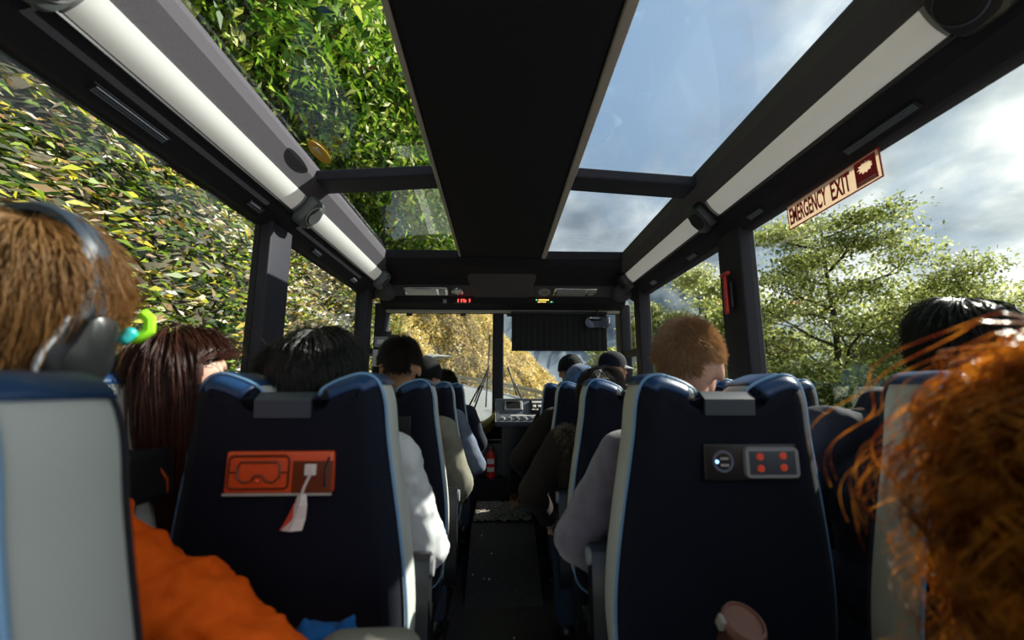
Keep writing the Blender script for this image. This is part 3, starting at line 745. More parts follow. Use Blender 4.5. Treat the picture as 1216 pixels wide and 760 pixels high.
        for x, z in ((.060, .013), (.112, .015), (.060, -.012), (.112, -.010)):
            MB().rings([[(c[0]+x, y-.015, zc+z+c[2]) for c in rrect(.0085, .0080, .0075, 0)], [(c[0]+x, y-.018, zc+z+c[2]) for c in rrect(.0065, .0060, .0055, 0)]]).build('red_light', M['led_dim'], p)
        mb = MB(); mb.tube([(-.020+.021*math.cos(a), y-.007, zc+.002+.021*math.sin(a)) for a in [2*PI*k/24 for k in range(24)]], .0035, 6, closed=True)
        mb.build('port_ring', M['grey_plastic'], p)
        MB().box(-.026, -.008, y-.009, y-.006, zc+.006, zc+.011).box(-.026, -.008, y-.009, y-.006, zc-.008, zc-.003).build('usb_contact', M['lip'], p, smooth=False)
        MB().ell((-.034, y-.008, zc+.002), (.004, .003, .004), 10).build('blue_light', M['led_blue'], p)
    if fit == 'usb':
        zc = 1.06; y = yrec(zc)
        p = MB().box(.0, .125, y-.006, y+.01, zc-.036, zc+.036, .004).build('socket_plate', M['black_plastic'], t)
        MB().box(.045, .052, y-.008, y-.005, zc-.010, zc+.008).box(.056, .072, y-.008, y-.005, zc-.012, zc-.007).box(.056, .072, y-.008, y-.005, zc+.004, zc+.009).build('usb_contact', M['white_plastic'], p, smooth=False)
    if belt:
        MB().box(.215, .275, .02, .15, .98, 1.08, .014).build('belt_guide', M['black_plastic'], t)
        MB().tube([(.270, .10, 1.05), (.278, .12, 1.02), (.275, .13, .99)], .004, 6).build('belt_buckle', M['chrome'], t)
        MB().tube([(.262, .06, .99), (.275, .03, .85), (.285, .06, .66), (.27, .12, .5)], [.010, .010, .008, .006], 6).build('belt_strap', M['black_plastic'], t)
    return t
LX, RX, LW, RW = -.495, .47, -1.0, .955
seats = {}
def place_seat(key, x, y, lab, src=None, rz=0, **k):
    t = copy_tree(src) if src else make_seat(**k)
    t.location = (x, y, 0); t.rotation_euler = (0, 0, rz)
    tag(t, lab, 'seat', 'coach seats'); seats[key] = t
    if key == 'L0':
        t.scale = (1, 1, .985)
        for c_ in kids(t):
            if c_.name.split('.')[0] in ('cushion', 'frame', 'leg'): c_.scale = (1, .72, 1)
    return t
place_seat('L0', -.645, .318, 'nearest seat on the left, its pale grey side filling the corner of the view')
place_seat('L1', LX, .90, 'navy aisle seat with an orange-lit socket plate and paper tag on its back', fit='amber', arm=1)
place_seat('R1', RX, .95, 'large navy aisle seat on the right with four red lights in its socket plate', fit='leds', arm=-1)
place_seat('L2', LX, 1.58, 'left aisle seat behind the short dark haired passenger with a small USB plate', fit='usb', arm=1)
place_seat('R2', RX, 1.54, 'right aisle seat directly ahead of the seat with four red lights', arm=-1)
place_seat('L1w', -.995, .79, 'left window seat with a black belt guide on its grey side', belt=True)
place_seat('R1w', .995, .765, 'right window seat beside the ginger haired passenger, mostly hidden in dark clothing')
pl = place_seat('L3', LX, 2.27, 'third aisle seat on the left, in front of the passenger in the olive jacket', src=seats['R1w'])
place_seat('L4', LX, 2.95, 'foremost aisle seat on the left', src=pl)
place_seat('L2w', LW, 1.58, 'left window seat ahead of the red-brown haired passenger', src=pl)
place_seat('L3w', LW, 2.27, 'third window seat on the left, behind the rows ahead', src=pl)
place_seat('R2w', RW, 1.55, 'right window seat whose piped edge shows beside the large navy seat', src=pl)
place_seat('R3', RX, 2.26, 'right aisle seat ahead of the fur-collared passenger', src=seats['R2'])
place_seat('R3w', RW, 2.26, 'right window seat just behind the passenger in the navy peaked cap', src=pl)
place_seat('R4', RX, 2.96, 'foremost aisle seat on the right beside the instrument console', src=seats['R2'])
place_seat('R4w', RW, 2.96, 'foremost window seat on the right by the front pillar', src=pl)
place_seat('R0', .53, .03, 'seat under the ginger haired passenger nearest the camera', src=pl)

# ================================================================== PEOPLE
SK = {}
def skin(name, c):
    Mx = mat('skin_'+name, c, 0.5, var=0.08, vscale=30, spec=0.4)
    b = Mx.node_tree.nodes['Principled BSDF']; b.inputs['Subsurface Weight'].default_value = 0.25; b.inputs['Subsurface Scale'].default_value = 0.02
    b.inputs['Subsurface Radius'].default_value = (1.0, 0.25, 0.1)
    return Mx
SK['fair'] = skin('fair', (0.62, 0.34, 0.25)); SK['tan'] = skin('tan', (0.46, 0.25, 0.15))
def hairmat(name, c, rough=0.35, trans=0.0, tc_=None):
    Mx = bpy.data.materials.new(name); Mx.use_nodes = True; t = Mx.node_tree; b = t.nodes['Principled BSDF']
    b.inputs['Base Color'].default_value = (*c, 1); b.inputs['Roughness'].default_value = rough; b.inputs['Specular IOR Level'].default_value = 0.5
    if trans:
        tl = t.nodes.new('ShaderNodeBsdfTranslucent'); tl.inputs[0].default_value = (*(tc_ or c), 1)
        mx = t.nodes.new('ShaderNodeMixShader'); mx.inputs[0].default_value = trans
        t.links.new(b.outputs[0], mx.inputs[1]); t.links.new(tl.outputs[0], mx.inputs[2]); t.links.new(mx.outputs[0], t.nodes['Material Output'].inputs[0])
    return Mx
H = {'black': hairmat('black_hair', (0.010, 0.008, 0.008), .3), 'dark': hairmat('dark_brown_hair', (0.022, 0.015, 0.012), .4),
     'redbrown': hairmat('red_brown_hair', (0.060, 0.016, 0.008), .32, .12), 'ginger': hairmat('ginger_hair', (0.72, 0.27, 0.035), .30, .6, (1.0, 0.50, 0.06)),
     'gold': hairmat('gold_brown_hair', (0.27, 0.145, 0.05), .45, .35, (.6, .34, .09)), 'fair': hairmat('sandy_hair', (0.46, 0.29, 0.17), .45, .35, (0.95, 0.70, 0.45)),
     'fur': hairmat('grey_brown_fur', (0.30, 0.22, 0.16), .6, .3)}
_t = H['ginger'].node_tree; _c = _t.nodes.new('ShaderNodeTexCoord'); _n = _t.nodes.new('ShaderNodeTexNoise'); _n.inputs['Scale'].default_value = 26; _n.inputs['Detail'].default_value = 3  # noise varies the locks and puts their shaded depths into the colour
_t.links.new(_c.outputs['Object'], _n.inputs['Vector'])
for _nm, _sk, _a, _b in (('Principled BSDF', 'Base Color', (0.20, 0.055, 0.008), (0.95, 0.45, 0.07)), ('Translucent BSDF', 'Color', (0.45, 0.12, 0.01), (1.0, 0.60, 0.10))):
    _r = _t.nodes.new('ShaderNodeValToRGB'); _r.color_ramp.elements[0].position = .38; _r.color_ramp.elements[1].position = .64
    _r.color_ramp.elements[0].color = (*_a, 1); _r.color_ramp.elements[1].color = (*_b, 1)
    _t.links.new(_n.outputs['Fac'], _r.inputs[0]); _t.links.new(_r.outputs[0], _t.nodes[_nm].inputs[_sk])
def cloth(name, c, rough=0.85, sheen=0.04, var=0.12, bump=0.25, bs=350):
    return mat(name, c, rough, var=var, vscale=25, bump=bump, bscale=bs, sheen=sheen, spec=0.2)

def remesh(mb, name, m_, parent, vox, smooth=6, wrinkle=0.0, wscale=.08, fac=.6):
    me = bpy.data.meshes.new(name); me.from_pydata(mb.v, [], mb.f); me.update(); me.materials.append(m_)
    o = bpy.data.objects.new(name, me); col.objects.link(o); o.parent = parent
    r = o.modifiers.new('join', 'REMESH'); r.mode = 'VOXEL'; r.voxel_size = vox; r.use_smooth_shade = True
    s = o.modifiers.new('soften', 'SMOOTH'); s.factor = fac; s.iterations = smooth
    if wrinkle:
        tx = bpy.data.textures.new('folds', 'CLOUDS'); tx.noise_scale = wscale; tx.noise_depth = 2
        d = o.modifiers.new('folds', 'DISPLACE'); d.texture = tx; d.strength = wrinkle; d.mid_level = .5; d.texture_coords = 'GLOBAL'
    return o
def strands(name, P, rad, m_, parent):
    """P (n,k,3) strand centre lines -> thin three-sided tubes"""
    n, k, _ = P.shape
    T = np.gradient(P, axis=1); T /= np.linalg.norm(T, axis=2, keepdims=True) + 1e-9
    ref = np.array([.31, .52, .79]); A = np.cross(T, ref); A /= np.linalg.norm(A, axis=2, keepdims=True) + 1e-9; B = np.cross(T, A)
    rr = np.asarray(rad) * (1 - .75*np.linspace(0, 1, k)**2); rr = np.broadcast_to(rr[None, :, None], (n, k, 1)) * rng.uniform(.6, 1.4, (n, 1, 1))
    V = np.stack([P + (A*math.cos(a) + B*math.sin(a))*rr for a in (0, 2*PI/3, 4*PI/3)], axis=2)   # n,k,3,3
    base = (np.arange(n)*k*3)[:, None, None] + (np.arange(k-1)*3)[None, :, None]
    j = np.arange(3)[None, None, :]; jn = (j + 1) % 3
    F = np.stack([base + j, base + jn, base + 3 + jn, base + 3 + j], axis=-1).reshape(-1, 4)
    return np_mesh(name, V.reshape(-1, 3), F, m_, parent, smooth=True)
def hair_paths(n, c, rad, rot, length, k=8, grow=.015, ears=False, yclamp=None, lift=.2, grav=.5, wave=0.0, wfreq=3.0, face=.35, low=-.35, part=None, crown=(0, -.35, 1), spread=0.0, jitter=.15, len_jit=.3, flare=0.0, frac=None):
    """combed strands over a skull-sized ellipsoid, then hanging free; local axes, +y is the face"""
    U = rng.normal(size=(n*4, 3)); U /= np.linalg.norm(U, axis=1, keepdims=True)
    keep = ~((U[:, 1] > face) & (U[:, 2] < .55 + .25*np.abs(U[:, 0]))) & (U[:, 2] > low) & ~((U[:, 1] > min(face-.25, .6)) & (U[:, 2] < .0))
    if ears: keep &= ~((U[:, 2] < -.02) & (np.abs(U[:, 0]) > .62)) & ~((U[:, 2] < .12) & (U[:, 1] > .1))
    U = U[keep][:n]; n = len(U)
    rad = np.array(rad); c = np.array(c)
    P = U*rad; out = [P.copy()]; st = length/(k-1)
    cr_ = np.array(crown, float); cr_ /= np.linalg.norm(cr_)
    L_ = rng.uniform(1-len_jit, 1, (n, 1)); ph = rng.uniform(0, 2*PI, (n, 1)); jit = rng.normal(size=(n, 3))*jitter
    for i in range(1, k):
        Nn = P/(rad**2); Nn /= np.linalg.norm(Nn, axis=1, keepdims=True)
        d = (P/rad) - cr_*1.05
        d = d - (d*Nn).sum(1, keepdims=True)*Nn; d /= np.linalg.norm(d, axis=1, keepdims=True) + 1e-6
        g = np.array([0, 0, -1.0]) - (np.array([0, 0, -1.0])*Nn).sum(1, keepdims=True)*Nn
        below = np.clip((-P[:, 2:3]/rad[2] - .1)*2, 0, 1)
        dd = d*(1-grav)*(1-below) + g*grav + np.array([0, 0, -1.0])*below*1.5*grav + Nn*lift + jit
        dd += flare * below * np.array([1, 0, 0]) * np.sign(P[:, :1]) * .5
        dd /= np.linalg.norm(dd, axis=1, keepdims=True)
        P = P + dd*st*L_
        q = np.linalg.norm(P/rad, axis=1, keepdims=True); mn = 1.0 + grow*i
        P = np.where(q < mn, P/q*mn, P)
        if yclamp is not None: P[:, 1] = np.where((P[:, 2] < rad[2]*.45) & (P[:, 1] > yclamp), np.minimum(P[:, 1], yclamp + .02*np.exp(-i)), P[:, 1])
        W = P.copy()
        if wave:
            a = ph + i*wfreq
            W = W + wave*(i/k)**.5*np.concatenate([np.cos(a), np.sin(a), .3*np.sin(a*1.3)], axis=1)
        out.append(W)
    S = np.stack(out, axis=1)
    Rm = np.array(rot)
    return S @ Rm.T + c
def person(name_lab, loc, rz=0, sc_=1.0, head=(0, .02, 1.245), turn=0, nod=0, tilt=0, skin_='fair', top=None, top_w=.012, top_puff=1.0, legs=None, hair=None,
           relbow=(.265, .06, .76), lelbow=(-.265, .06, .76), rhand=(.12, .29, .66), lhand=(-.12, .29, .66), shoulder=0.0, group='seated passengers', hood=None, extra=None, lean=(0, 0), sleeve=None, dz=0.0, fine=False, wscale=.08, thigh=True):
    loc = (loc[0], loc[1] + .075, loc[2]); head = (head[0], head[1] - .075/sc_, head[2])
    t = empty('person', loc, rz); tag(t, name_lab, 'person', group)
    t.scale = (sc_,)*3
    hc = Vector(head); rot = (Euler((R(-nod), R(tilt), R(turn)), 'XYZ')).to_matrix()
    lx, ly = lean
    def hp(x, y, z): return tuple(hc + rot @ Vector((x, y, z)))
    B = MB()
    B.ell(hp(0, -.012, .022), (.076, .094, .098), 24, rot)
    B.ell(hp(0, .030, -.035), (.061, .066, .083), 20, rot)
    B.ell(hp(0, .060, -.085), (.032, .030, .028), 12, rot)        # chin
    B.cap(hp(0, .088, .012), hp(0, .110, -.028), .009, .014)      # nose
    B.ell(hp(0, .108, -.034), (.018, .012, .010), 10, rot)
    B.ell(hp(0, .090, -.060), (.024, .010, .006), 10, rot); B.ell(hp(0, .088, -.069), (.020, .010, .006), 10, rot)
    for s in (-1, 1):
        B.ell(hp(s*.030, .080, .022), (.022, .012, .007), 10, rot)   # brow
        B.ell(hp(s*.040, .066, -.025), (.022, .022, .022), 12, rot)  # cheek
        B.ell(hp(s*.078, -.002, -.012), (.008, .020, .033), 12, rot @ Euler((R(12), 0, R(-s*22))).to_matrix())
    nb = Vector((lx*.9, ly*.9 - .01, 1.05 + dz)); B.cap(tuple(nb), hp(0, -.02, -.06), .056, .050)
    ch = Vector((lx*.6, ly*.6 - .02, .88 + dz)); pel = Vector((0, -.02, .585))
    B.ell(tuple(ch), (.155, .095, .19), 16); B.ell(tuple(pel), (.16, .11, .10), 16); B.cap(tuple(pel), tuple(ch), .12, .12)
    sh = {}
    for s, el, ha in ((1, relbow, rhand), (-1, lelbow, lhand)):
        S_ = Vector((lx + s*.165, ly - .01, 1.005 + shoulder + dz)); sh[s] = S_
        el = Vector(el); ha = Vector(ha)
        B.cap(tuple(nb), tuple(S_), .045, .048); B.cap(tuple(S_), tuple(el), .045, .036); B.cap(tuple(el), tuple(ha), .036, .025)
        d = (ha - el).normalized(); side = d.cross(Vector((0, 0, 1))).normalized()*s; up = side.cross(d)*s
        if up.z < 0: up = -up
        pm = ha + d*.045
        for q in (-.6, 0, .6): B.cap(tuple(ha + side*q*.018), tuple(pm + side*q*.038 + d*.02), .015, .013, 8)
        for q, ln in ((-1.4, .058), (-.47, .072), (.47, .078), (1.4, .070)):
            k0 = pm + side*q*.0150*1.45 + d*.025; k1 = k0 + d*ln*.5 - up*.006; k2 = k1 + d*ln*.32 - up*.022
            B.cap(tuple(k0), tuple(k1), .0088, .0080, 8); B.cap(tuple(k1), tuple(k2), .0080, .0066, 8)
        th0 = ha + d*.02 - side*.024; th1 = th0 + d*.035 - side*.022 - up*.008; th2 = th1 + d*.028 - side*.002 - up*.012
        B.cap(tuple(th0), tuple(th1), .0125, .010, 8); B.cap(tuple(th1), tuple(th2), .010, .0078, 8)
    knee = {}
    for s in (-1, 1):
        hip = Vector((s*.09, .0, .575)); kn = Vector((s*.115, .335, .555)); an = Vector((s*.115, .315, .12)); toe = Vector((s*.125, .44, .045)); knee[s] = (hip, kn, an, toe)
        B.cap(tuple(hip), tuple(kn), .070, .050); B.cap(tuple(kn), tuple(an), .048, .034); B.cap(tuple(an), tuple(toe), .036, .028)
    body = remesh(B, 'body', SK[skin_], t, .0075, 4)
    for s in (-1, 1):
        ew = MB(); ew.ell(hp(s*.0305, .0830, .004), (.0125, .0095, .0085), 12, rot); ew.build('eye', M['white_plastic'], body)
        ei = MB(); ei.ell(hp(s*.0305, .0905, .004), (.0055, .003, .0055), 10, rot); ei.build('iris', M['black_plastic'], body)
    # jacket
    if top:
        J = MB(); g = top_puff; e = .016
        J.ell(tuple(ch + Vector((0, 0, .01))), ((.165+e)*g, (.105+e)*g, .20), 24)
        J.ell(tuple(pel + Vector((0, 0, .06))), (.18*g, .125*g, .11), 20); J.cap(tuple(pel + Vector((0, 0, .05))), tuple(ch), .135*g, .14*g, 16)
        J.cap((nb.x, nb.y, 1.035 + dz), (nb.x, nb.y, 1.075 + dz), .072, .062)
        for s, el, ha in ((1, relbow, rhand), (-1, lelbow, lhand)):
            S_ = sh[s]; el = Vector(el); ha = Vector(ha); cuff = el.lerp(ha, .93)
            J.cap((nb.x, nb.y, 1.00 + dz + min(0, shoulder)*.5), tuple(S_), .075, .070*g, 16); J.cap(tuple(S_), tuple(el), .069*g, .058*g, 16); J.cap(tuple(el), tuple(cuff), .058*g, .042*g, 16)
        if hood:
            J.cap((nb.x-.08, nb.y-.07, 1.06), (nb.x+.08, nb.y-.07, 1.06), .055, .055); J.cap((nb.x-.09, nb.y-.02, 1.075), (nb.x-.05, nb.y+.07, 1.04), .04, .03); J.cap((nb.x+.09, nb.y-.02, 1.075), (nb.x+.05, nb.y+.07, 1.04), .04, .03)
        jk = remesh(J, 'jacket', top, t, .0085, 5, wrinkle=top_w, wscale=wscale)
    if legs:
        T = MB(); T.ell(tuple(pel), (.175, .125, .11), 16)
        for s in (-1, 1):
            hip, kn, an, toe = knee[s]; T.cap(tuple(hip), tuple(kn), .086, .066, 14); T.cap(tuple(kn), tuple(an + Vector((0, 0, .02))), .064, .052, 14)
        remesh(T, 'trousers', legs, t, .012, 4, wrinkle=.010)
        for s in (-1, 1):
            hip, kn, an, toe = knee[s]
            S2 = MB(); S2.cap(tuple(an + Vector((0, -.02, -.03))), tuple(toe + Vector((0, .01, .0))), .046, .038); S2.box(toe.x-.045, toe.x+.045, an.y-.07, toe.y+.045, .002, .03, .01)
            remesh(S2, 'shoe', M['black_plastic'], t, .010, 3)
    info = dict(t=t, hc=hc, rot=rot, hp=hp, body=body, nb=nb)
    if hair:
        kind, hm = hair[0], H[hair[1]]
        C = hp(0, -.012, .022); cap_ = MB()
        if kind == 'short':
            nn = 26 if False else 0
            S_ = hair_paths(5200, C, (.078, .096, .100), rot, hair[2] if len(hair) > 2 else .035, k=5, lift=.75, grav=.15, face=.45, low=-.42, jitter=.30, ears=True)
            strands('hair', S_, .0010, hm, t)
        elif kind == 'medium':
            S_ = hair_paths(9000, C, (.081, .099, .102), rot, hair[2] if len(hair) > 2 else .15, k=9, lift=.10, grav=.55, face=.50, low=-.50, jitter=.07, wave=.004, wfreq=1.1, grow=.006, yclamp=.045)
            strands('hair', S_, .0010, hm, t)
        elif kind == 'shaggy':
            S_ = hair_paths(13000, C, (.083, .103, .103), rot, .17, k=9, lift=.08, grav=.55, face=.93, low=-.62, jitter=.09, wave=.005, wfreq=1.1, grow=.004)
            strands('hair', S_, .0010, hm, t)
        elif kind == 'long':
            S_ = hair_paths(10000, C, (.081, .099, .103), rot, hair[2] if len(hair) > 2 else .40, k=14, lift=.06, grav=.8, face=.40, low=-.5, jitter=.035, wave=.004, wfreq=.6, grow=.006, yclamp=.03)
            strands('hair', S_, .0010, hm, t)
        # scalp under the strands
        V = []; 
        sc2 = MB(); seg = 28
        U = []
        for i in range(15):
            th = PI*i/22
            for q in range(seg):
                ph_ = 2*PI*q/seg; u = Vector((math.sin(th)*math.cos(ph_), math.sin(th)*math.sin(ph_), math.cos(th)))
                U.append(u)
        vs = [tuple(Vector(C) + rot @ Vector((u.x*.0785, u.y*.0965, u.z*.1005))) for u in U]
        fs = []
        for i in range(14):
            for q in range(seg):
                q2 = (q+1) % seg; ids = (i*seg+q, (i+1)*seg+q, (i+1)*seg+q2, i*seg+q2)
                u = (U[ids[0]] + U[ids[2]])/2
                if (u.y > .50 and u.z < .50) or (u.y > .15 and u.z < .0): continue
                if kind == 'short' and u.z < 0 and abs(u.x) > .60: continue
                fs.append(ids)
        sc2.add(vs, fs); o = sc2.build('hair_base', hm, t)
    if extra: extra(info)
    return info
def add_cap(i, m_, brim_dir=0, brim=True, name='cap', bm_=None):
    """peaked cap: crown, brim, button, band"""
    rot = i['rot']; C = Vector(i['hp'](0, -.010, .035)); t = i['t']
    mb = MB(); seg = 32; rs = []
    for k in range(9):
        th = PI/2*(1 - k/8.5)
        r = math.sin(PI/2*(k/8.5)) if k else .02
        z = math.cos(PI/2*(k/8.5))
        rs.append([tuple(C + rot @ Vector((.094*r*math.cos(a), .112*r*math.sin(a), .100*z**.85 + .0))) for a in [2*PI*q/seg for q in range(seg)]])
    rs.append([tuple(C + rot @ Vector((.095*math.cos(a), .113*math.sin(a), -.022))) for a in [2*PI*q/seg for q in range(seg)]])
    rs.append([tuple(C + rot @ Vector((.090*math.cos(a), .107*math.sin(a), -.022))) for a in [2*PI*q/seg for q in range(seg)]])
    mb.rings(rs, cap=True); c = mb.build('cap', m_, t, angle=60)
    MB().ell(tuple(C + rot @ Vector((0, 0, .100))), (.009, .009, .006), 10, rot).build('cap_button', m_, c)
    if brim:
        v = []; n = 14
        for k in range(n+1):
            a = R(25 + 130*k/n)
            for (ro, dz) in ((1.0, -.012), (1.0+.62*math.sin((a-R(25))/R(130)*PI)**.6, -.030)):
                for th in (0, -.004):
                    v.append(tuple(C + rot @ Vector((.094*math.cos(a)*(1+(ro-1)*.35), .112*math.sin(a)*ro, dz + th))))
        f = []
        for k in range(n):
            b = k*4; f += [(b, b+2, b+6, b+4), (b+1, b+5, b+7, b+3), (b+2, b+3, b+7, b+6)]
        MB().add(v, f).build('cap_brim', bm_ or m_, c)
    return c
def add_beanie(i, m_):
    rot = i['rot']; C = Vector(i['hp'](0, -.012, .030)); mb = MB(); rs = []; seg = 40
    for k in range(10):
        s = math.sin(PI/2*(k+.15)/9.2); z = math.cos(PI/2*(k)/9.2)
        rs.append([tuple(C + rot @ Vector((.098*s*math.cos(a)*(1+.02*math.sin(20*a)), .116*s*math.sin(a)*(1+.02*math.sin(20*a)), .108*z))) for a in [2*PI*q/seg for q in range(seg)]])
    rs.append([tuple(C + rot @ Vector((.100*math.cos(a), .118*math.sin(a), -.045))) for a in [2*PI*q/seg for q in range(seg)]])
    return mb.rings(rs).build('knit_hat', m_, i['t'], angle=70)
def add_fur(i, n, ln, centers, m_=None):
    """fur tufts around a list of centre points"""
    P = []
    for (c, r) in centers:
        u = rng.normal(size=(n, 3)); u /= np.linalg.norm(u, axis=1, keepdims=True)
        s = np.array(c) + u*r; d = u + rng.normal(size=(n, 3))*.35; d /= np.linalg.norm(d, axis=1, keepdims=True)
        k = np.linspace(0, 1, 4)[None, :, None]
        P.append(s[:, None] + d[:, None]*k*ln + np.array([0, 0, -1.0])*k**2*ln*.3)
    strands('fur_trim', np.concatenate(P), .0011, m_ or H['fur'], i['t'])
def add_headphones(i, m_, m2, s=1.0, drop=0.0):
    rot = i['rot']; t = i['t']
    def q(x, y, z): return i['hp'](x, y, z - drop*(1 if z < .02 else 0) - drop*.5*(.0 if z > .1 else 1 if z >= .02 else 0))
    band = [q(.108*math.cos(a), -.012, .0 + .142*math.sin(a)) for a in [PI*k/20 for k in range(21)]]
    rs = []
    for k, p in enumerate(band):
        a = PI*k/20; o = Vector((math.cos(a), 0, math.sin(a)))
        rs.append([tuple(Vector(p) + rot @ (o*u + Vector((0, v_, 0)))) for u, v_ in ((-.006,-.022),(.004,-.023),(.010,-.014),(.010,.014),(.004,.023),(-.006,.022))])
    h = empty('headphones'); h.parent = t
    MB().rings(rs).build('headband', m_, h)
    for s_ in (-1, 1):
        mb = MB(); rr = []
        for (x, r) in ((.084, .036), (.090, .047), (.106, .049), (.110, .045), (.126, .043), (.134, .033), (.136, .01)):
            rr.append([q(s_*x, -.005 + r*.9*math.cos(a), -.012 + r*1.12*math.sin(a)) for a in [2*PI*k/28 for k in range(28)]])
        mb.rings(rr).build('ear_cup', m2, h)
        MB().tube([q(s_*.104, -.012 + .041*math.cos(a), -.012 + .048*math.sin(a)) for a in [2*PI*k/28 for k in range(28)]], .004, 6, closed=True).build('cup_ring', M['mid_grey'], h)
    return h

C_ = dict(orange=cloth('orange_jacket', (1.0, 0.125, 0.004), .7, .0), white=cloth('white_nylon', (0.62, 0.64, 0.68), .5, .1, .05, .1), black=cloth('black_cloth', (0.010, 0.010, 0.012)), olive=cloth('olive_grey_cloth', (0.21, 0.205, 0.165)),
          bluegrey=cloth('blue_grey_cloth', (0.13, 0.16, 0.23)), plum=cloth('grey_purple_fleece', (0.17, 0.145, 0.185), .95, .5, .2, .5, 600), navy=cloth('navy_cloth', (0.018, 0.022, 0.040)), jeans=cloth('light_denim', (0.28, 0.42, 0.60), .85, .1, .2, .3, 500),
          darkj=cloth('dark_denim', (0.03, 0.045, 0.08)), knit=cloth('blue_knit', (0.05, 0.12, 0.26), .9, .4, .6, .8, 180), capb=cloth('cap_black', (0.005, 0.005, 0.006)), capn=cloth('cap_navy', (0.004, 0.007, 0.018)), capw=cloth('cap_panel_grey', (0.30, 0.31, 0.34)), brown=cloth('dark_brown_coat', (0.022, 0.015, 0.011)))
# nearest left: headphones and orange jacket
M['hp_grey'] = mat('headphone_grey', (0.020, 0.032, 0.050), .5); M['hp_black'] = mat('headphone_black', (0.010, 0.011, 0.012), .35)
def ex(i):
    add_headphones(i, M['hp_grey'], M['hp_black'], drop=.045)
i = person('gold-brown haired passenger in black headphones and an orange jacket, near left corner', (-.735, .70, 0), sc_=1.0, head=(-.01, -.075, 1.318), turn=2, tilt=14, dz=-.10, shoulder=-.06, skin_='fair', top=C_['orange'], top_w=.034, top_puff=1.12, legs=C_['darkj'],
       hair=('shaggy', 'gold'), relbow=(.40, -.06, .72), rhand=(.20, .18, .62), extra=ex, wscale=.05)
M['lime'] = mat('lime_clip', (0.35, 0.85, 0.02), .35); M['teal'] = mat('teal_clip', (0.02, 0.45, 0.45), .35)
hcl = empty('hair_clip'); hcl.parent = i['t']
MB().tube([i['hp'](.104, .075, .030), i['hp'](.116, .080, .022), i['hp'](.122, .080, .004), i['hp'](.116, .074, -.010), i['hp'](.106, .07, -.014)], .009, 8).build('lime_band', M['lime'], hcl)
MB().cap(i['hp'](.112, .058, -.006), i['hp'](.110, .054, -.016), .010, .009).build('teal_bead', M['teal'], hcl)
person('passenger with long straight red-brown hair by the left window, face turned to the right', (-.80, 1.05, 0), sc_=.98, head=(.035, -.05, 1.225), turn=-54, nod=-4, skin_='fair', top=C_['black'], legs=C_['darkj'], hair=('long', 'redbrown', .36), relbow=(.20, .10, .74), lelbow=(-.2, .06, .76))
person('black haired passenger in a white jacket in the seat with the orange-lit plate', (LX-.01, 1.13, 0), head=(.0, -.02, 1.225), turn=-12, skin_='fair', top=C_['white'], top_w=.026, top_puff=1.15, legs=C_['jeans'], hair=('medium', 'black'), relbow=(.25, .06, .76), rhand=(.16, .26, .62), wscale=.06)
person('dark haired passenger half hidden beside the left window pillar', (-.93, 1.81, 0), head=(-.03, .0, 1.245), relbow=(.20, .06, .76), lelbow=(-.20, .06, .76), skin_='tan', top=C_['black'], legs=C_['darkj'], hair=('short', 'dark', .05))
person('passenger with short dark hair and a red ear, in an olive-grey jacket on the left', (LX+.03, 1.82, 0), head=(.0, -.02, 1.285), turn=5, skin_='tan', top=C_['olive'], top_w=.014, top_puff=1.08, legs=C_['darkj'], hair=('short', 'dark', .03), relbow=(.245, .06, .78), rhand=(.16, .24, .62))
def ex(i): add_cap(i, C_['capb'])
person('passenger in a black cap and blue-grey jacket, third on the left of the aisle', (LX+.02, 2.50, 0), head=(.0, -.02, 1.245), skin_='fair', top=C_['bluegrey'], legs=C_['darkj'], hair=('short', 'dark', .03), relbow=(.295, .06, .74), rhand=(.20, .24, .62), extra=ex)
person('foremost passenger on the left, mostly hidden behind the black cap', (LX+.05, 3.18, 0), head=(.0, -.02, 1.20), skin_='fair', top=C_['navy'], legs=C_['darkj'], hair=('short', 'dark', .03), relbow=(.255, .06, .78), rhand=(.18, .24, .62))
person('short sandy haired passenger with a sunlit red ear and grey-purple fleece on the right', (RX+.01, 1.19, 0), head=(-.01, -.05, 1.258), turn=-38, tilt=3, skin_='fair', top=C_['plum'], top_w=.012, top_puff=1.12, legs=C_['darkj'], hair=('short', 'fair', .030), lelbow=(-.305, .02, .77), lhand=(-.18, .24, .62), hood=True)
def ex(i):
    add_fur(i, 420, .035, [((-.13 - .02*math.cos(k), -.06 + .02*k, 1.045 - .045*k), .035) for k in range(3)] + [((-.05, -.10, 1.06), .03), ((.05, -.10, 1.06), .03)])
person('passenger with a fur-trimmed collar and dark hair on the right, leaning to the aisle', (RX-.09, 1.79, 0), sc_=.96, head=(.0, -.03, 1.205), turn=-15, skin_='fair', top=C_['brown'], top_puff=1.08, legs=C_['darkj'], hair=('medium', 'dark'), lelbow=(-.30, .0, .80), lhand=(-.2, .22, .62), extra=ex)
def ex(i): add_beanie(i, C_['knit'])
person('passenger in a blue knit hat and dark coat on the right of the aisle', (RX-.03, 2.50, 0), head=(-.01, -.02, 1.20), skin_='fair', top=C_['brown'], top_puff=1.15, legs=C_['darkj'], hair=('short', 'dark', .03), lelbow=(-.36, .02, .78), lhand=(-.24, .22, .60), extra=ex)
def ex(i):
    add_cap(i, C_['capb'], brim=False)
i = person('foremost passenger on the right of the aisle wearing a tall black hat', (RX+.03, 3.20, 0), head=(-.01, -.02, 1.31), skin_='tan', top=C_['black'], top_puff=1.15, legs=C_['darkj'], hair=('short', 'dark', .03), lelbow=(-.40, .0, .66), lhand=(-.42, .06, .44), extra=ex)
add_fur(i, 500, .03, [((-.41, .05, .50), .05), ((-.42, .06, .44), .045)], hairmat('dark_fur', (0.05, 0.032, 0.02), .6, .2))
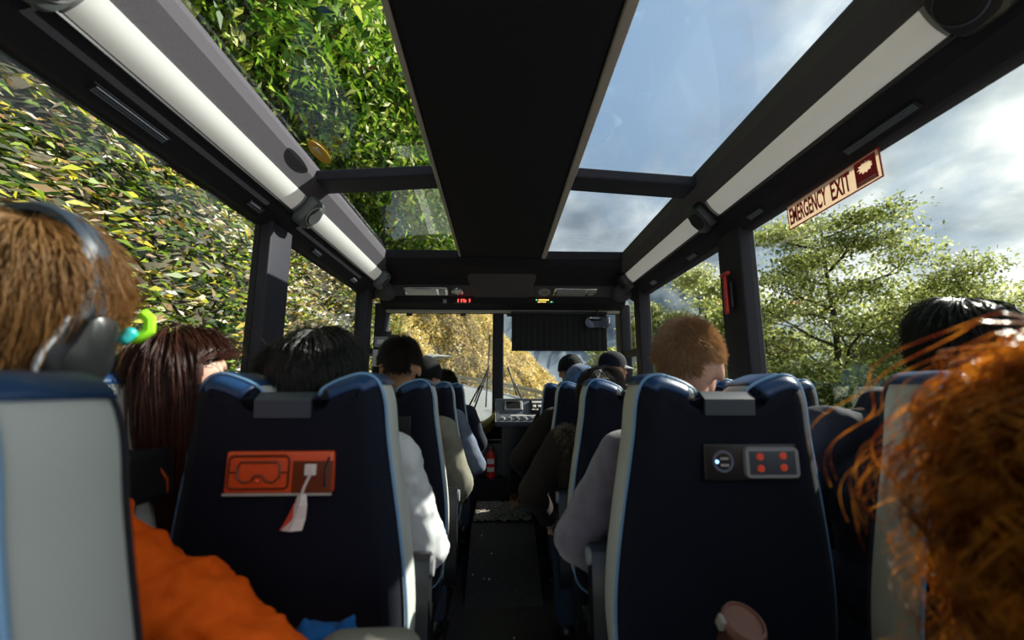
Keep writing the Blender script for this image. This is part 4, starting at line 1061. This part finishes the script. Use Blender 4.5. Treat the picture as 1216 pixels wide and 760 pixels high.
MB().box(-.375, -.335, -.09, -.07, .66, .74, .006).build('wrist_clip', M['white_plastic'], i['t'])
def ex(i): add_cap(i, C_['capn'], bm_=C_['capw'])
person('passenger in a navy and grey peaked cap looking to the right near the front', (.80, 3.20, 0), head=(.02, -.02, 1.34), turn=-70, skin_='tan', top=C_['navy'], legs=C_['darkj'], hair=('short', 'black', .02), extra=ex)
person('black haired passenger in a dark jacket at the right window', (1.0, 1.07, 0), sc_=1.06, head=(.125, -.03, 1.215), turn=-20, nod=8, skin_='tan', top=C_['navy'], top_w=.016, top_puff=1.05, legs=C_['darkj'], hair=('medium', 'black'), shoulder=.01, relbow=(.13, .10, .76), rhand=(.06, .24, .62), lelbow=(-.27, .05, .80), lhand=(-.12, .27, .70), wscale=.06)
# nearest right: curly ginger hair
def ex(i):
    C = np.array(i['hp'](0, -.012, .022))
    n = 7000; k = 30; NC = 260
    S_ = hair_paths(n, C, (.100, .115, .112), i['rot'], .46, k=k, lift=.16, grav=.60, face=.50, low=-.7, jitter=.12, flare=.75, len_jit=.5, grow=.024)
    n = len(S_)
    # strands gather into locks, every lock winding round its own leading strand
    cl = rng.integers(0, NC, n); ph = rng.uniform(0, 2*PI, NC)[cl] + rng.normal(size=n)*.30; fr = (rng.uniform(.50, .85, NC)*rng.choice([-1, 1], NC))[cl]
    lead = np.array([S_[np.argmax(cl == c)] for c in range(NC)])
    S_ = S_*.22 + (lead[cl] + rng.normal(size=(n, 1, 3))*.006)*.78
    kk = np.arange(k)[None, :]; amp = (rng.uniform(.012, .024, NC)[cl])[:, None]*np.minimum(kk/6, 1); a = ph[:, None] + fr[:, None]*kk
    S_ = S_ + np.stack([amp*np.cos(a), amp*np.sin(a), .5*amp*np.sin(a*.7)], axis=-1)
    strands('hair', S_, .0011, H['ginger'], i['t'])
i = person('curly ginger haired passenger filling the near right corner', (.535, .36, 0), sc_=.93, dz=-.10, shoulder=-.04, head=(.0, .02, 1.215), turn=8, skin_='fair', top=C_['brown'], legs=C_['darkj'], hair=None, extra=ex, lelbow=(-.24, .05, .76))
rt = i['rot']; C = i['hp'](0, -.012, .022)
MB().ell(C, (.080, .096, .101), 24, rt).build('hair_base', hairmat('dark_ginger_roots', (0.12, 0.035, 0.010), .5), i['t'])

# ------------------------------------------------------------------ small things in the seats
t = empty('paper_tag', (LX+.067, .90 + yrec(1.02) - .018, 1.035)); tag(t, 'crumpled white and red paper tag hanging from the orange-lit socket plate', 'tag')
M['tag_w'] = mat('tag_white', (0.72, 0.62, 0.60), .5); M['tag_r'] = mat('tag_red', (0.60, 0.06, 0.04), .5)
MB().box(-.012, .010, -.004, .004, -.010, .012, .002).build('clip', M['tag_w'], t)
MB().rings([[(x0+a, y, z) for a, y in ((0,-.003),(w_,-.005),(w_,-.003),(0,-.001))] for x0, w_, z in ((-.002,.007,-.005),(-.012,.006,-.030),(-.020,.007,-.055),(-.024,.012,-.062))]).build('string', M['tag_w'], t, smooth=False)
MB().rings([[(x0+a, y+b, z) for a, b in ((0,-.003),(w_*.5,-.010),(w_,-.003),(w_*.5,.000))] for x0, w_, z, y in ((-.020,.016,-.045,0),(-.026,.026,-.065,-.003),(-.038,.036,-.090,0),(-.046,.040,-.112,-.004))]).build('ribbon', M['tag_w'], t, smooth=False)
MB().rings([[(x0+a, y, z) for a, y in ((0,-.006),(w_,-.008),(w_,-.002),(0,-.002))] for x0, w_, z in ((-.024,.008,-.058),(-.037,.012,-.088),(-.050,.014,-.112))]).build('red_ribbon', M['tag_r'], t, smooth=False)
M['cup'] = mat('rose_plastic', (0.28, 0.13, 0.10), .5); M['cup_d'] = mat('dark_brown_cup', (0.08, 0.03, 0.022), .5)
t = empty('drink_cup', (.425, .885, .745)); tag(t, 'brown takeaway cup with a rose-coloured lid against the large navy seat', 'cup'); t.rotation_euler = (R(28), R(8), 0)
ring = lambda r, z: [(r*math.cos(2*PI*k/28), r*math.sin(2*PI*k/28), z) for k in range(28)]
MB().rings([ring(.026, -.10), ring(.036, .0)]).build('cup', M['cup_d'], t)
MB().rings([ring(.040, -.004), ring(.041, .006), ring(.038, .014), ring(.034, .015), ring(.033, .010)]).build('lid', M['cup'], t)
MB().box(-.048, -.037, -.010, .010, -.012, .012, .003).build('lid_tab', M['lip'], t)
M['net'] = mat('black_net', (0.01, 0.01, 0.012), .9)
o = MB().rings([[(x, .86 + .05 + yy*.0, z) for x, z in ((RX-.17, .50), (RX+.17, .50), (RX+.17, .62), (RX-.17, .62))] for yy in (0, 1)][:1] + [[(x, .93, z) for x, z in ((RX-.17, .50), (RX+.17, .50), (RX+.17, .62), (RX-.17, .62))]]).build('seat_pocket', M['net'], smooth=False)
o.parent = seats['R1']; o.location = (-RX, -.95, 0)
# bag, blue cloth between the seats on the left
M['canvas'] = mat('grey_green_canvas', (0.21, 0.20, 0.165), .8, bump=.3, bscale=300); M['bluec'] = cloth('bright_blue_cloth', (0.012, 0.11, 0.36))
t = empty('camera_bag', (-.245, .74, .80)); tag(t, 'grey-beige padded bag with a pale strap below the seat with the orange-lit plate', 'bag')
b = MB(); b.cap((-.05, 0, -.03), (.035, .02, -.03), .050, .042, 20); b.cap((-.05, .0, -.09), (.04, .02, -.09), .055, .05, 20)
remesh(b, 'pouch', M['canvas'], t, .006, 4)
MB().tube([(-.005, -.045, .005), (.012, -.030, .016), (.035, -.030, .002), (.045, -.040, -.03)], .0055, 8).build('strap', M['seat_side'], t)
b = MB(); b.cap((-.03, 0, -.02), (.03, 0, -.02), .035, .03); b.cap((-.035, 0, .0), (-.042, 0, .014), .016, .008); b.cap((.03, 0, .002), (.042, 0, .020), .016, .007)
t = empty('blue_scarf', (-.338, .80, .79)); tag(t, 'bright blue cloth peeking over the beige bag', 'cloth')
remesh(b, 'folds', M['bluec'], t, .005, 3, wrinkle=.01, wscale=.02)
# ================================================================== OUTSIDE
def fbm(x, y, s=1.0):
    return (np.sin(x*1.3*s + 1.7*np.sin(y*.9*s)) + .6*np.sin(y*2.1*s + 1.3*np.sin(x*1.7*s)) + .35*np.sin(x*4.3*s + 2*np.sin(y*3.9*s)) + .2*np.sin(7.9*y*s + x*5.1*s)) / 2.15
def leaves(name, P, Nn, size, m_, tint, parent=None, aspect=2.4, bias=None, bend=.25, scat=.55):
    """one four-cornered bent leaf per point"""
    n = len(P)
    d = rng.normal(size=(n, 3)) if bias is None else rng.normal(size=(n, 3))*scat + np.array(bias)
    d /= np.linalg.norm(d, axis=1, keepdims=True)
    nn = Nn + rng.normal(size=(n, 3))*.55
    s = np.cross(d, nn); s /= np.linalg.norm(s, axis=1, keepdims=True) + 1e-9
    u = np.cross(s, d)
    L_ = (size*rng.uniform(.55, 1.3, n))[:, None]; W_ = L_/aspect
    V = np.stack([P - d*L_*.5, P + s*W_*.5 + u*L_*bend*.3, P + d*L_*.5 - u*L_*bend*.2, P - s*W_*.5 + u*L_*bend*.3], axis=1).reshape(-1, 3)
    F = np.arange(4*n).reshape(n, 4)
    return np_mesh(name, V, F, m_, parent, tint=np.repeat(np.clip(tint, 0, 1), 4))

# --- the road: a strip that climbs and bends away to the left
road = cr([(1.3, -30, -1.15), (1.3, -10, -1.15), (1.3, 4, -1.15), (1.2, 14, -.9), (.2, 24, -.15), (-3.4, 34, .9), (-9.5, 41, 2.1), (-19, 45, 3.6), (-32, 47, 5.5)], 8)
def road_frame(i):
    a = road[max(i-1, 0)]; b = road[min(i+1, len(road)-1)]; d = (b-a); d.z = 0; d.normalize(); return road[i], Vector((d.y, -d.x, 0))
def ribbon(o0, o1, dz, name, m_, th=.0):
    rs = []
    for i in range(len(road)):
        p, s = road_frame(i); a = p + s*o0; b = p + s*o1
        rs.append([(a.x, a.y, a.z+dz), (b.x, b.y, b.z+dz), (b.x, b.y, b.z+dz-.2), (a.x, a.y, a.z+dz-.2)])
    return MB().rings(rs).build(name, m_)
struct(ribbon(-3.6, 3.6, 0, 'ground', M['asphalt']), 'pale grey road climbing and bending to the left', 'road')
struct(ribbon(-3.35, -3.22, .012, 'trim_edge_line_left', M['line']), 'white edge line on the bank side of the road', 'road marking')
struct(ribbon(3.2, 3.33, .012, 'trim_edge_line_right', M['line']), 'white edge line along the guard rail', 'road marking')
# --- guard rail on the outside of the bend
t = empty('guard_rail', (0, 0, 0)); tag(t, 'weathered guard rail along the outside of the bend', 'guard rail')
rs = []
for i in range(14, len(road)):
    p, s = road_frame(i); b = p + s*4.0
    rs.append([(b.x - s.x*q, b.y - s.y*q, b.z + z) for q, z in ((0, .45), (.06, .52), (.0, .60), (.06, .68), (0, .76), (-.03, .76), (-.03, .45))])
MB().rings(rs).build('rail', M['galv'], t, smooth=False)
rs = []
for i in range(14, len(road)):
    p, s = road_frame(i); b = p + s*4.06
    rs.append([(b.x, b.y, b.z + .16), (b.x, b.y, b.z + .30), (b.x + s.x*.05, b.y + s.y*.05, b.z + .30), (b.x + s.x*.05, b.y + s.y*.05, b.z + .16)])
MB().rings(rs).build('lower_rail', M['galv'], t, smooth=False)
for i in range(14, len(road)):
    p, s = road_frame(i); b = p + s*4.12
    MB().box(-.08, .08, -.08, .08, -.3, .80).build('post', M['galv'], t, smooth=False, loc=tuple(b))

# --- the bank close on the left: rock face, then steep forest slope
prof_s = np.array([0, .8, 3.4, 6.0, 9.0, 13, 20, 30.]); prof_x = np.array([0, .10, -.45, -1.5, -3.6, -6.2, -11, -18.]); prof_z = np.array([0, .7, 3.0, 5.2, 7.2, 9.8, 14.5, 21.])
RD = np.array([[p.x, p.y, p.z] for p in road]); cum = np.concatenate([[0], np.cumsum(np.linalg.norm(np.diff(RD[:, :2], axis=0), axis=1))])
def bank_pt(u, s):
    """u metres along the road, s metres up the profile -> position"""
    px = np.interp(u, cum, RD[:, 0]); py = np.interp(u, cum, RD[:, 1]); pz = np.interp(u, cum, RD[:, 2])
    e = .5; qx = np.interp(u+e, cum, RD[:, 0]) - np.interp(u-e, cum, RD[:, 0]); qy = np.interp(u+e, cum, RD[:, 1]) - np.interp(u-e, cum, RD[:, 1])
    l = np.hypot(qx, qy) + 1e-9; nx, ny = -qy/l, qx/l        # left of travel
    off = 4.15 - np.interp(s, prof_s, prof_x); z = np.interp(s, prof_s, prof_z)
    b = fbm(u*.9, s*.9) * .38 * np.clip(s, 0, 1.2)
    off = off - b
    return np.stack([px + nx*off, py + ny*off, pz - .15 + z], axis=-1)
U_, S_ = np.meshgrid(np.linspace(22, 92, 210), np.linspace(0, 30, 90))
V = bank_pt(U_.ravel(), S_.ravel()); nu = U_.shape[1]
V += rng.normal(size=V.shape)*.05
idx = np.arange(U_.size).reshape(U_.shape); F = np.stack([idx[:-1, :-1], idx[:-1, 1:], idx[1:, 1:], idx[1:, :-1]], axis=-1).reshape(-1, 4)
struct(np_mesh('rock_bank', V, F, M['rock'], smooth=True), 'steep mossy rock bank rising close on the left of the road', 'bank')
def bank_leaves(name, n, u0, u1, s0, s1, size, m_, tfun, off=.12, bias=(0, 1, .1), power=1.0, aspect=4.0, scat=.30):
    u = rng.uniform(u0, u1, n); s = s0 + (s1-s0)*rng.uniform(0, 1, n)**power
    P = bank_pt(u, s) + rng.normal(size=(n, 3))*off
    clump = fbm(u*2.3 + 5, s*2.1)
    keep = clump + rng.normal(size=n)*.5 > -.55
    P = P[keep]; u = u[keep]; s = s[keep]; n = len(P)
    px = (bank_pt(u+.4, s) - bank_pt(u-.4, s)); ps = (bank_pt(u, s+.4) - bank_pt(u, s-.4))
    Nn = np.cross(ps, px); Nn /= np.linalg.norm(Nn, axis=1, keepdims=True)
    Nn = np.where(Nn[:, :1] < 0, -Nn, Nn)
    P = P + Nn*rng.uniform(0, .35, (n, 1))*np.clip(fbm(u*1.7, s*1.9)[:, None] + .6, .1, 1.5)
    return leaves(name, P, Nn, size, m_, tfun(u, s, n), bias=bias, aspect=aspect, scat=scat)
patch = lambda u, s: .45 + .30*fbm(u*.55 + 3, s*.6) + .16*fbm(u*2.2, s*2.0 + 4)
o = bank_leaves('bank_foliage', 110000, 25, 47, .25, 8.5, .17, M['leaf_bank'], lambda u, s, n: patch(u, s) + rng.normal(size=n)*.30)
tag(o, 'ferns, moss and dead leaves covering the rock bank beside the left windows', 'foliage', kind='stuff')
o = bank_leaves('slope_foliage', 80000, 24, 62, 7.5, 24, .40, M['leaf_green'], lambda u, s, n: .50 + .25*fbm(u*.5, s*.6) + rng.normal(size=n)*.22, off=.35, bias=(0, .6, -.2), scat=.5, aspect=2.6)
tag(o, 'green bush covering the slope above the rock bank', 'foliage', kind='stuff')
o = bank_leaves('roadside_scrub', 50000, 44, 90, .2, 16, .26, M['leaf_yellow'], lambda u, s, n: .5 + .30*fbm(u*.35 + 2, s*.5) + rng.normal(size=n)*.2, off=.25, bias=(0, 0, .6), scat=.5, aspect=2.4)
tag(o, 'sunlit yellow and russet scrub on the bank ahead on the left', 'foliage', kind='stuff')

# --- the hillside beyond the bend and the valley
def hill_z(x, y):
    ridge = np.interp(x, [-60, -30, -14, -4, 1, 4, 8, 12, 16, 30], [44, 34, 26, 17, 7.6, 5.0, 1.2, -1.8, -6, -16])
    r = np.clip((y - 46)/16, 0, 1)
    return -3 + (ridge + 3)*(1 - (1-r)**1.6) + fbm(x*.35, y*.3)*.7*r - np.clip((y-64)/30, 0, 1)*8
X_, Y_ = np.meshgrid(np.linspace(-60, 30, 140), np.linspace(46, 95, 80))
Z_ = hill_z(X_, Y_); V = np.stack([X_, Y_, Z_], -1).reshape(-1, 3); idx = np.arange(X_.size).reshape(X_.shape)
F = np.stack([idx[:-1, :-1], idx[:-1, 1:], idx[1:, 1:], idx[1:, :-1]], axis=-1).reshape(-1, 4)
struct(np_mesh('hillside', V, F, M['earth'], smooth=True), 'scrubby golden hillside beyond the bend', 'hill')
n = 90000; x = rng.uniform(-24, 15, n); y = rng.uniform(46, 66, n)
cl = fbm(x*1.5, y*1.2); P = np.stack([x, y, hill_z(x, y) + .2 + np.clip(cl + .5, 0, 2)*rng.uniform(0, 1.0, n)], -1)
Nn = np.tile(np.array([.3, -.6, .7]), (n, 1))
o = leaves('hillside_scrub', P, Nn, .34, M['leaf_yellow'], .52 + .22*cl + .18*fbm(x*.4, y*.5) + rng.normal(size=n)*.20, bias=(0, 0, .5))
tag(o, 'golden and ochre scrub covering the hillside beyond the bend', 'foliage', kind='stuff')
# low ground on the right, falling away from the road
X_, Y_ = np.meshgrid(np.linspace(5.1, 90, 60), np.linspace(-30, 60, 60)); Z_ = -1.35 - 3.6*(1 - np.exp(-(X_-5.1)/4)) + .3*fbm(X_*.4, Y_*.4)
V = np.stack([X_, Y_, Z_], -1).reshape(-1, 3); idx = np.arange(X_.size).reshape(X_.shape)
F = np.stack([idx[:-1, :-1], idx[:-1, 1:], idx[1:, 1:], idx[1:, :-1]], axis=-1).reshape(-1, 4)
struct(np_mesh('ground_right', V, F, M['earth'], smooth=True), 'ground falling away on the right of the road', 'ground')
# distant mountains
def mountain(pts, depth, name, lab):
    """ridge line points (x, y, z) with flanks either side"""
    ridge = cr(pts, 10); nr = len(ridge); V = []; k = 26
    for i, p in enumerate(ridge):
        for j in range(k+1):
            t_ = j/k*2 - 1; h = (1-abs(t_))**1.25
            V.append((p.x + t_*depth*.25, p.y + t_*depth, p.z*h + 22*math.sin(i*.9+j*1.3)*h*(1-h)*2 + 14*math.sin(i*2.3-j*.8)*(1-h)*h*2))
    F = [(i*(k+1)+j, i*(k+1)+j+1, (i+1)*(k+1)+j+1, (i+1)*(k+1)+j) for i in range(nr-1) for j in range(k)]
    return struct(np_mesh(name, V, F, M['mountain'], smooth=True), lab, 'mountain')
mountain([(-500, 1500, 330), (-150, 1450, 300), (60, 1400, 250), (250, 1400, 290), (420, 1350, 400), (640, 1300, 350), (850, 1250, 210), (1100, 1200, 120), (1500, 1100, 60)], 500, 'mountain', 'haze-tinted mountain closing the valley ahead')

# --- trees
def branch_tree(h, spread, seed, levels=4, flat=.5, n0=9, trunk_r=.16, up=.35, start=.25, tilt=(0, 0)):
    """recursive branches; returns (mesh builder, tip points, directions)"""
    r_ = random.Random(seed); mb = MB(); tips = []
    def grow(p, d, ln, rad, lev):
        pts = [p]; q = p; dd = d.copy(); k = 4
        for i in range(k):
            dd = (dd + Vector((r_.gauss(0, .14), r_.gauss(0, .14), r_.gauss(0, .08) + (.03 if lev else 0)))).normalized(); q = q + dd*ln/k; pts.append(q)
        mb.tube(pts, [rad*(1 - .55*i/k) for i in range(k+1)], 6 if lev < 2 else 4)
        if lev >= levels: tips.append((q, dd, ln)); tips.append((pts[2], dd, ln)); return
        nb_ = 4 if lev < levels-1 else 3
        for b in range(nb_):
            t_ = .35 + .65*(b+1)/nb_; i = min(int(t_*k), k); o = pts[i]
            a = r_.uniform(0, 2*PI); side = Vector((math.cos(a), math.sin(a), r_.uniform(-.1, up))).normalized()
            nd = (dd*.65 + side*.85).normalized(); nd.z *= flat if lev >= 1 else 1; nd.normalize()
            grow(o, nd, ln*r_.uniform(.5, .68), rad*.42, lev+1)
        tips.append((q, dd, ln*.5))
    trunk = [Vector((tilt[0]*(i/8)**1.4 + r_.gauss(0, .05), tilt[1]*(i/8) + r_.gauss(0, .05), h*i/8)) for i in range(9)]
    mb.tube(trunk, [trunk_r*(1 - .8*i/8) for i in range(9)], 8)
    for b in range(n0):
        t_ = start + (1-start)*(b+.5)/n0; f = t_*8; i = min(int(f), 7); o = trunk[i].lerp(trunk[i+1], f-i); a = b*2.4 + r_.uniform(-.5, .5)
        ln = spread*(1.05 - .65*(t_-start)/(1-start))*r_.uniform(.75, 1.15)
        grow(o, Vector((math.cos(a), math.sin(a), r_.uniform(.05, up))).normalized(), ln*.62, trunk_r*.45*(1-.5*t_), 1)
    tips.append((trunk[-1], Vector((0, 0, 1)), 1))
    return mb, tips
def make_tree(name, lab, group, loc, h, spread, seed, m_, nl=60, lsize=.1, cr_=(.5, .5, .18), tshift=0.0, asp=1.9, **k):
    mb, tips = branch_tree(h, spread, seed, **k)
    t = empty(name, loc); tag(t, lab, 'tree', group)
    mb.build('trunk', M['bark'], t)
    T = np.array([list(a[0]) for a in tips]); n = len(T)*nl
    P = np.repeat(T, nl, axis=0) + rng.normal(size=(n, 3))*np.array(cr_)
    tt = .5 + tshift + np.repeat(rng.normal(size=len(T))*.15, nl) + rng.normal(size=n)*.20
    leaves('foliage', P, np.tile([0, 0, 1.], (n, 1)), lsize, m_, tt, t, aspect=asp)
    return t
# the airy beech filling the right window
make_tree('beech_tree', 'tall airy tree with layered branches under the EMERGENCY EXIT sign', 'trees beyond the right windows', (9.8, 12.0, -5), 11.2, 4.6, 3, M['leaf_beech'], nl=60, lsize=.12, cr_=(.34, .34, .08), levels=3, flat=.35, n0=20, up=.5, start=.35, trunk_r=.17)
make_tree('beech_tree', 'leaning tree whose branches reach up to the right above the dark haired passenger', 'trees beyond the right windows', (9.4, 9.3, -5), 8.6, 3.6, 11, M['leaf_beech'], nl=50, lsize=.10, cr_=(.30, .30, .08), levels=3, flat=.6, n0=13, up=.9, start=.35, trunk_r=.12, tilt=(1.8, .3))
rows = [(8.6, 14.6, -5, 8.6, 3.4, 21, 'medium tree just right of the window pillar with the hammer', 0.0), (11.5, 20, -5, 10.6, 4.2, 5, 'leafy tree rising behind the right window pillar', .08),
        (13.2, 27, -5, 13.2, 4.8, 8, 'sunlit green tree seen through the second right window', .18), (10.6, 28.5, -5, 11.2, 4.0, 15, 'rounded green tree at the far left of the second right window', .18),
        (13.5, 12.5, -5, 8.8, 4.4, 31, 'olive tree behind the airy tree to its right', 0.0), (7.9, 9.6, -4.9, 6.0, 3.0, 37, 'low bushy tree behind the piped seat edge on the right', -.08),
        (11.8, 7.6, -5, 6.6, 3.6, 41, 'tree low behind the dark haired passenger at the right', -.05), (8.6, 33, -5, 8.6, 3.2, 43, 'small tree on the skyline behind the navy peaked cap', .1),
        (17.5, 17.0, -5, 9.4, 5.0, 47, 'broad tree in the distance on the right', .02)]
for x, y, z, h, sp, sd_, lab, ts in rows:
    make_tree('broadleaf_tree', lab, 'trees beyond the right windows', (x, y, z), h, sp, sd_, M['leaf_beech'], nl=48, lsize=.14 + .004*y, cr_=(.46, .46, .24), tshift=ts, levels=3, flat=.6, n0=13, start=.2)
# trees on the bank leaning over the road, seen through the roof glass
over = [(-6.4, 2.2, 5.2, 7.2, 4.2, 'tree arching over the near left roof pane', 51), (-6.8, 6.0, 5.4, 7.6, 4.4, 'tree leaning over the road above the left roof cross bar', 52), (-7.0, 10.5, 5.6, 7.4, 4.4, 'tree above the front left roof pane', 53),
        (-7.6, -1.0, 5.4, 7.6, 4.4, 'tree high above the left rail, nearest the camera', 54), (-8.4, 15.5, 6.5, 7.4, 4.6, 'tree on the bank ahead beyond the front roof pane', 55), (-10.5, 4.0, 9.0, 7.5, 4.6, 'upper tree standing behind the arching one', 56),
        (-10.8, 9.5, 9.2, 7.5, 4.6, 'upper tree standing further along the bank', 57), (-11.2, 21.0, 8.6, 7.0, 4.6, 'furthest tree on top of the bank', 58),
        (-4.6, 13.5, 3.4, 8.6, 4.4, 'tree standing low on the bank whose crown shows beside the roof duct', 59), (-4.9, 18.5, 4.2, 8.6, 4.6, 'tree low on the bank, second one ahead of the coach', 60), (-5.4, -3.5, 4.6, 8.2, 4.4, 'tree leaning over the coach roof behind the camera', 61), (-5.2, 4.2, 4.2, 8.6, 4.4, 'tree low on the bank beside the large left window', 62)]
for x, y, z, h, sp, lab, sd_ in over:
    make_tree('overhanging_tree', lab, 'trees leaning over the road on the left', (x, y, z), h, sp, sd_, M['leaf_green'], nl=95, lsize=.25, cr_=(.72, .72, .5), tshift=.06, asp=3.2, levels=3, flat=.8, n0=13, start=.15, tilt=(3.6, 0), trunk_r=.14)
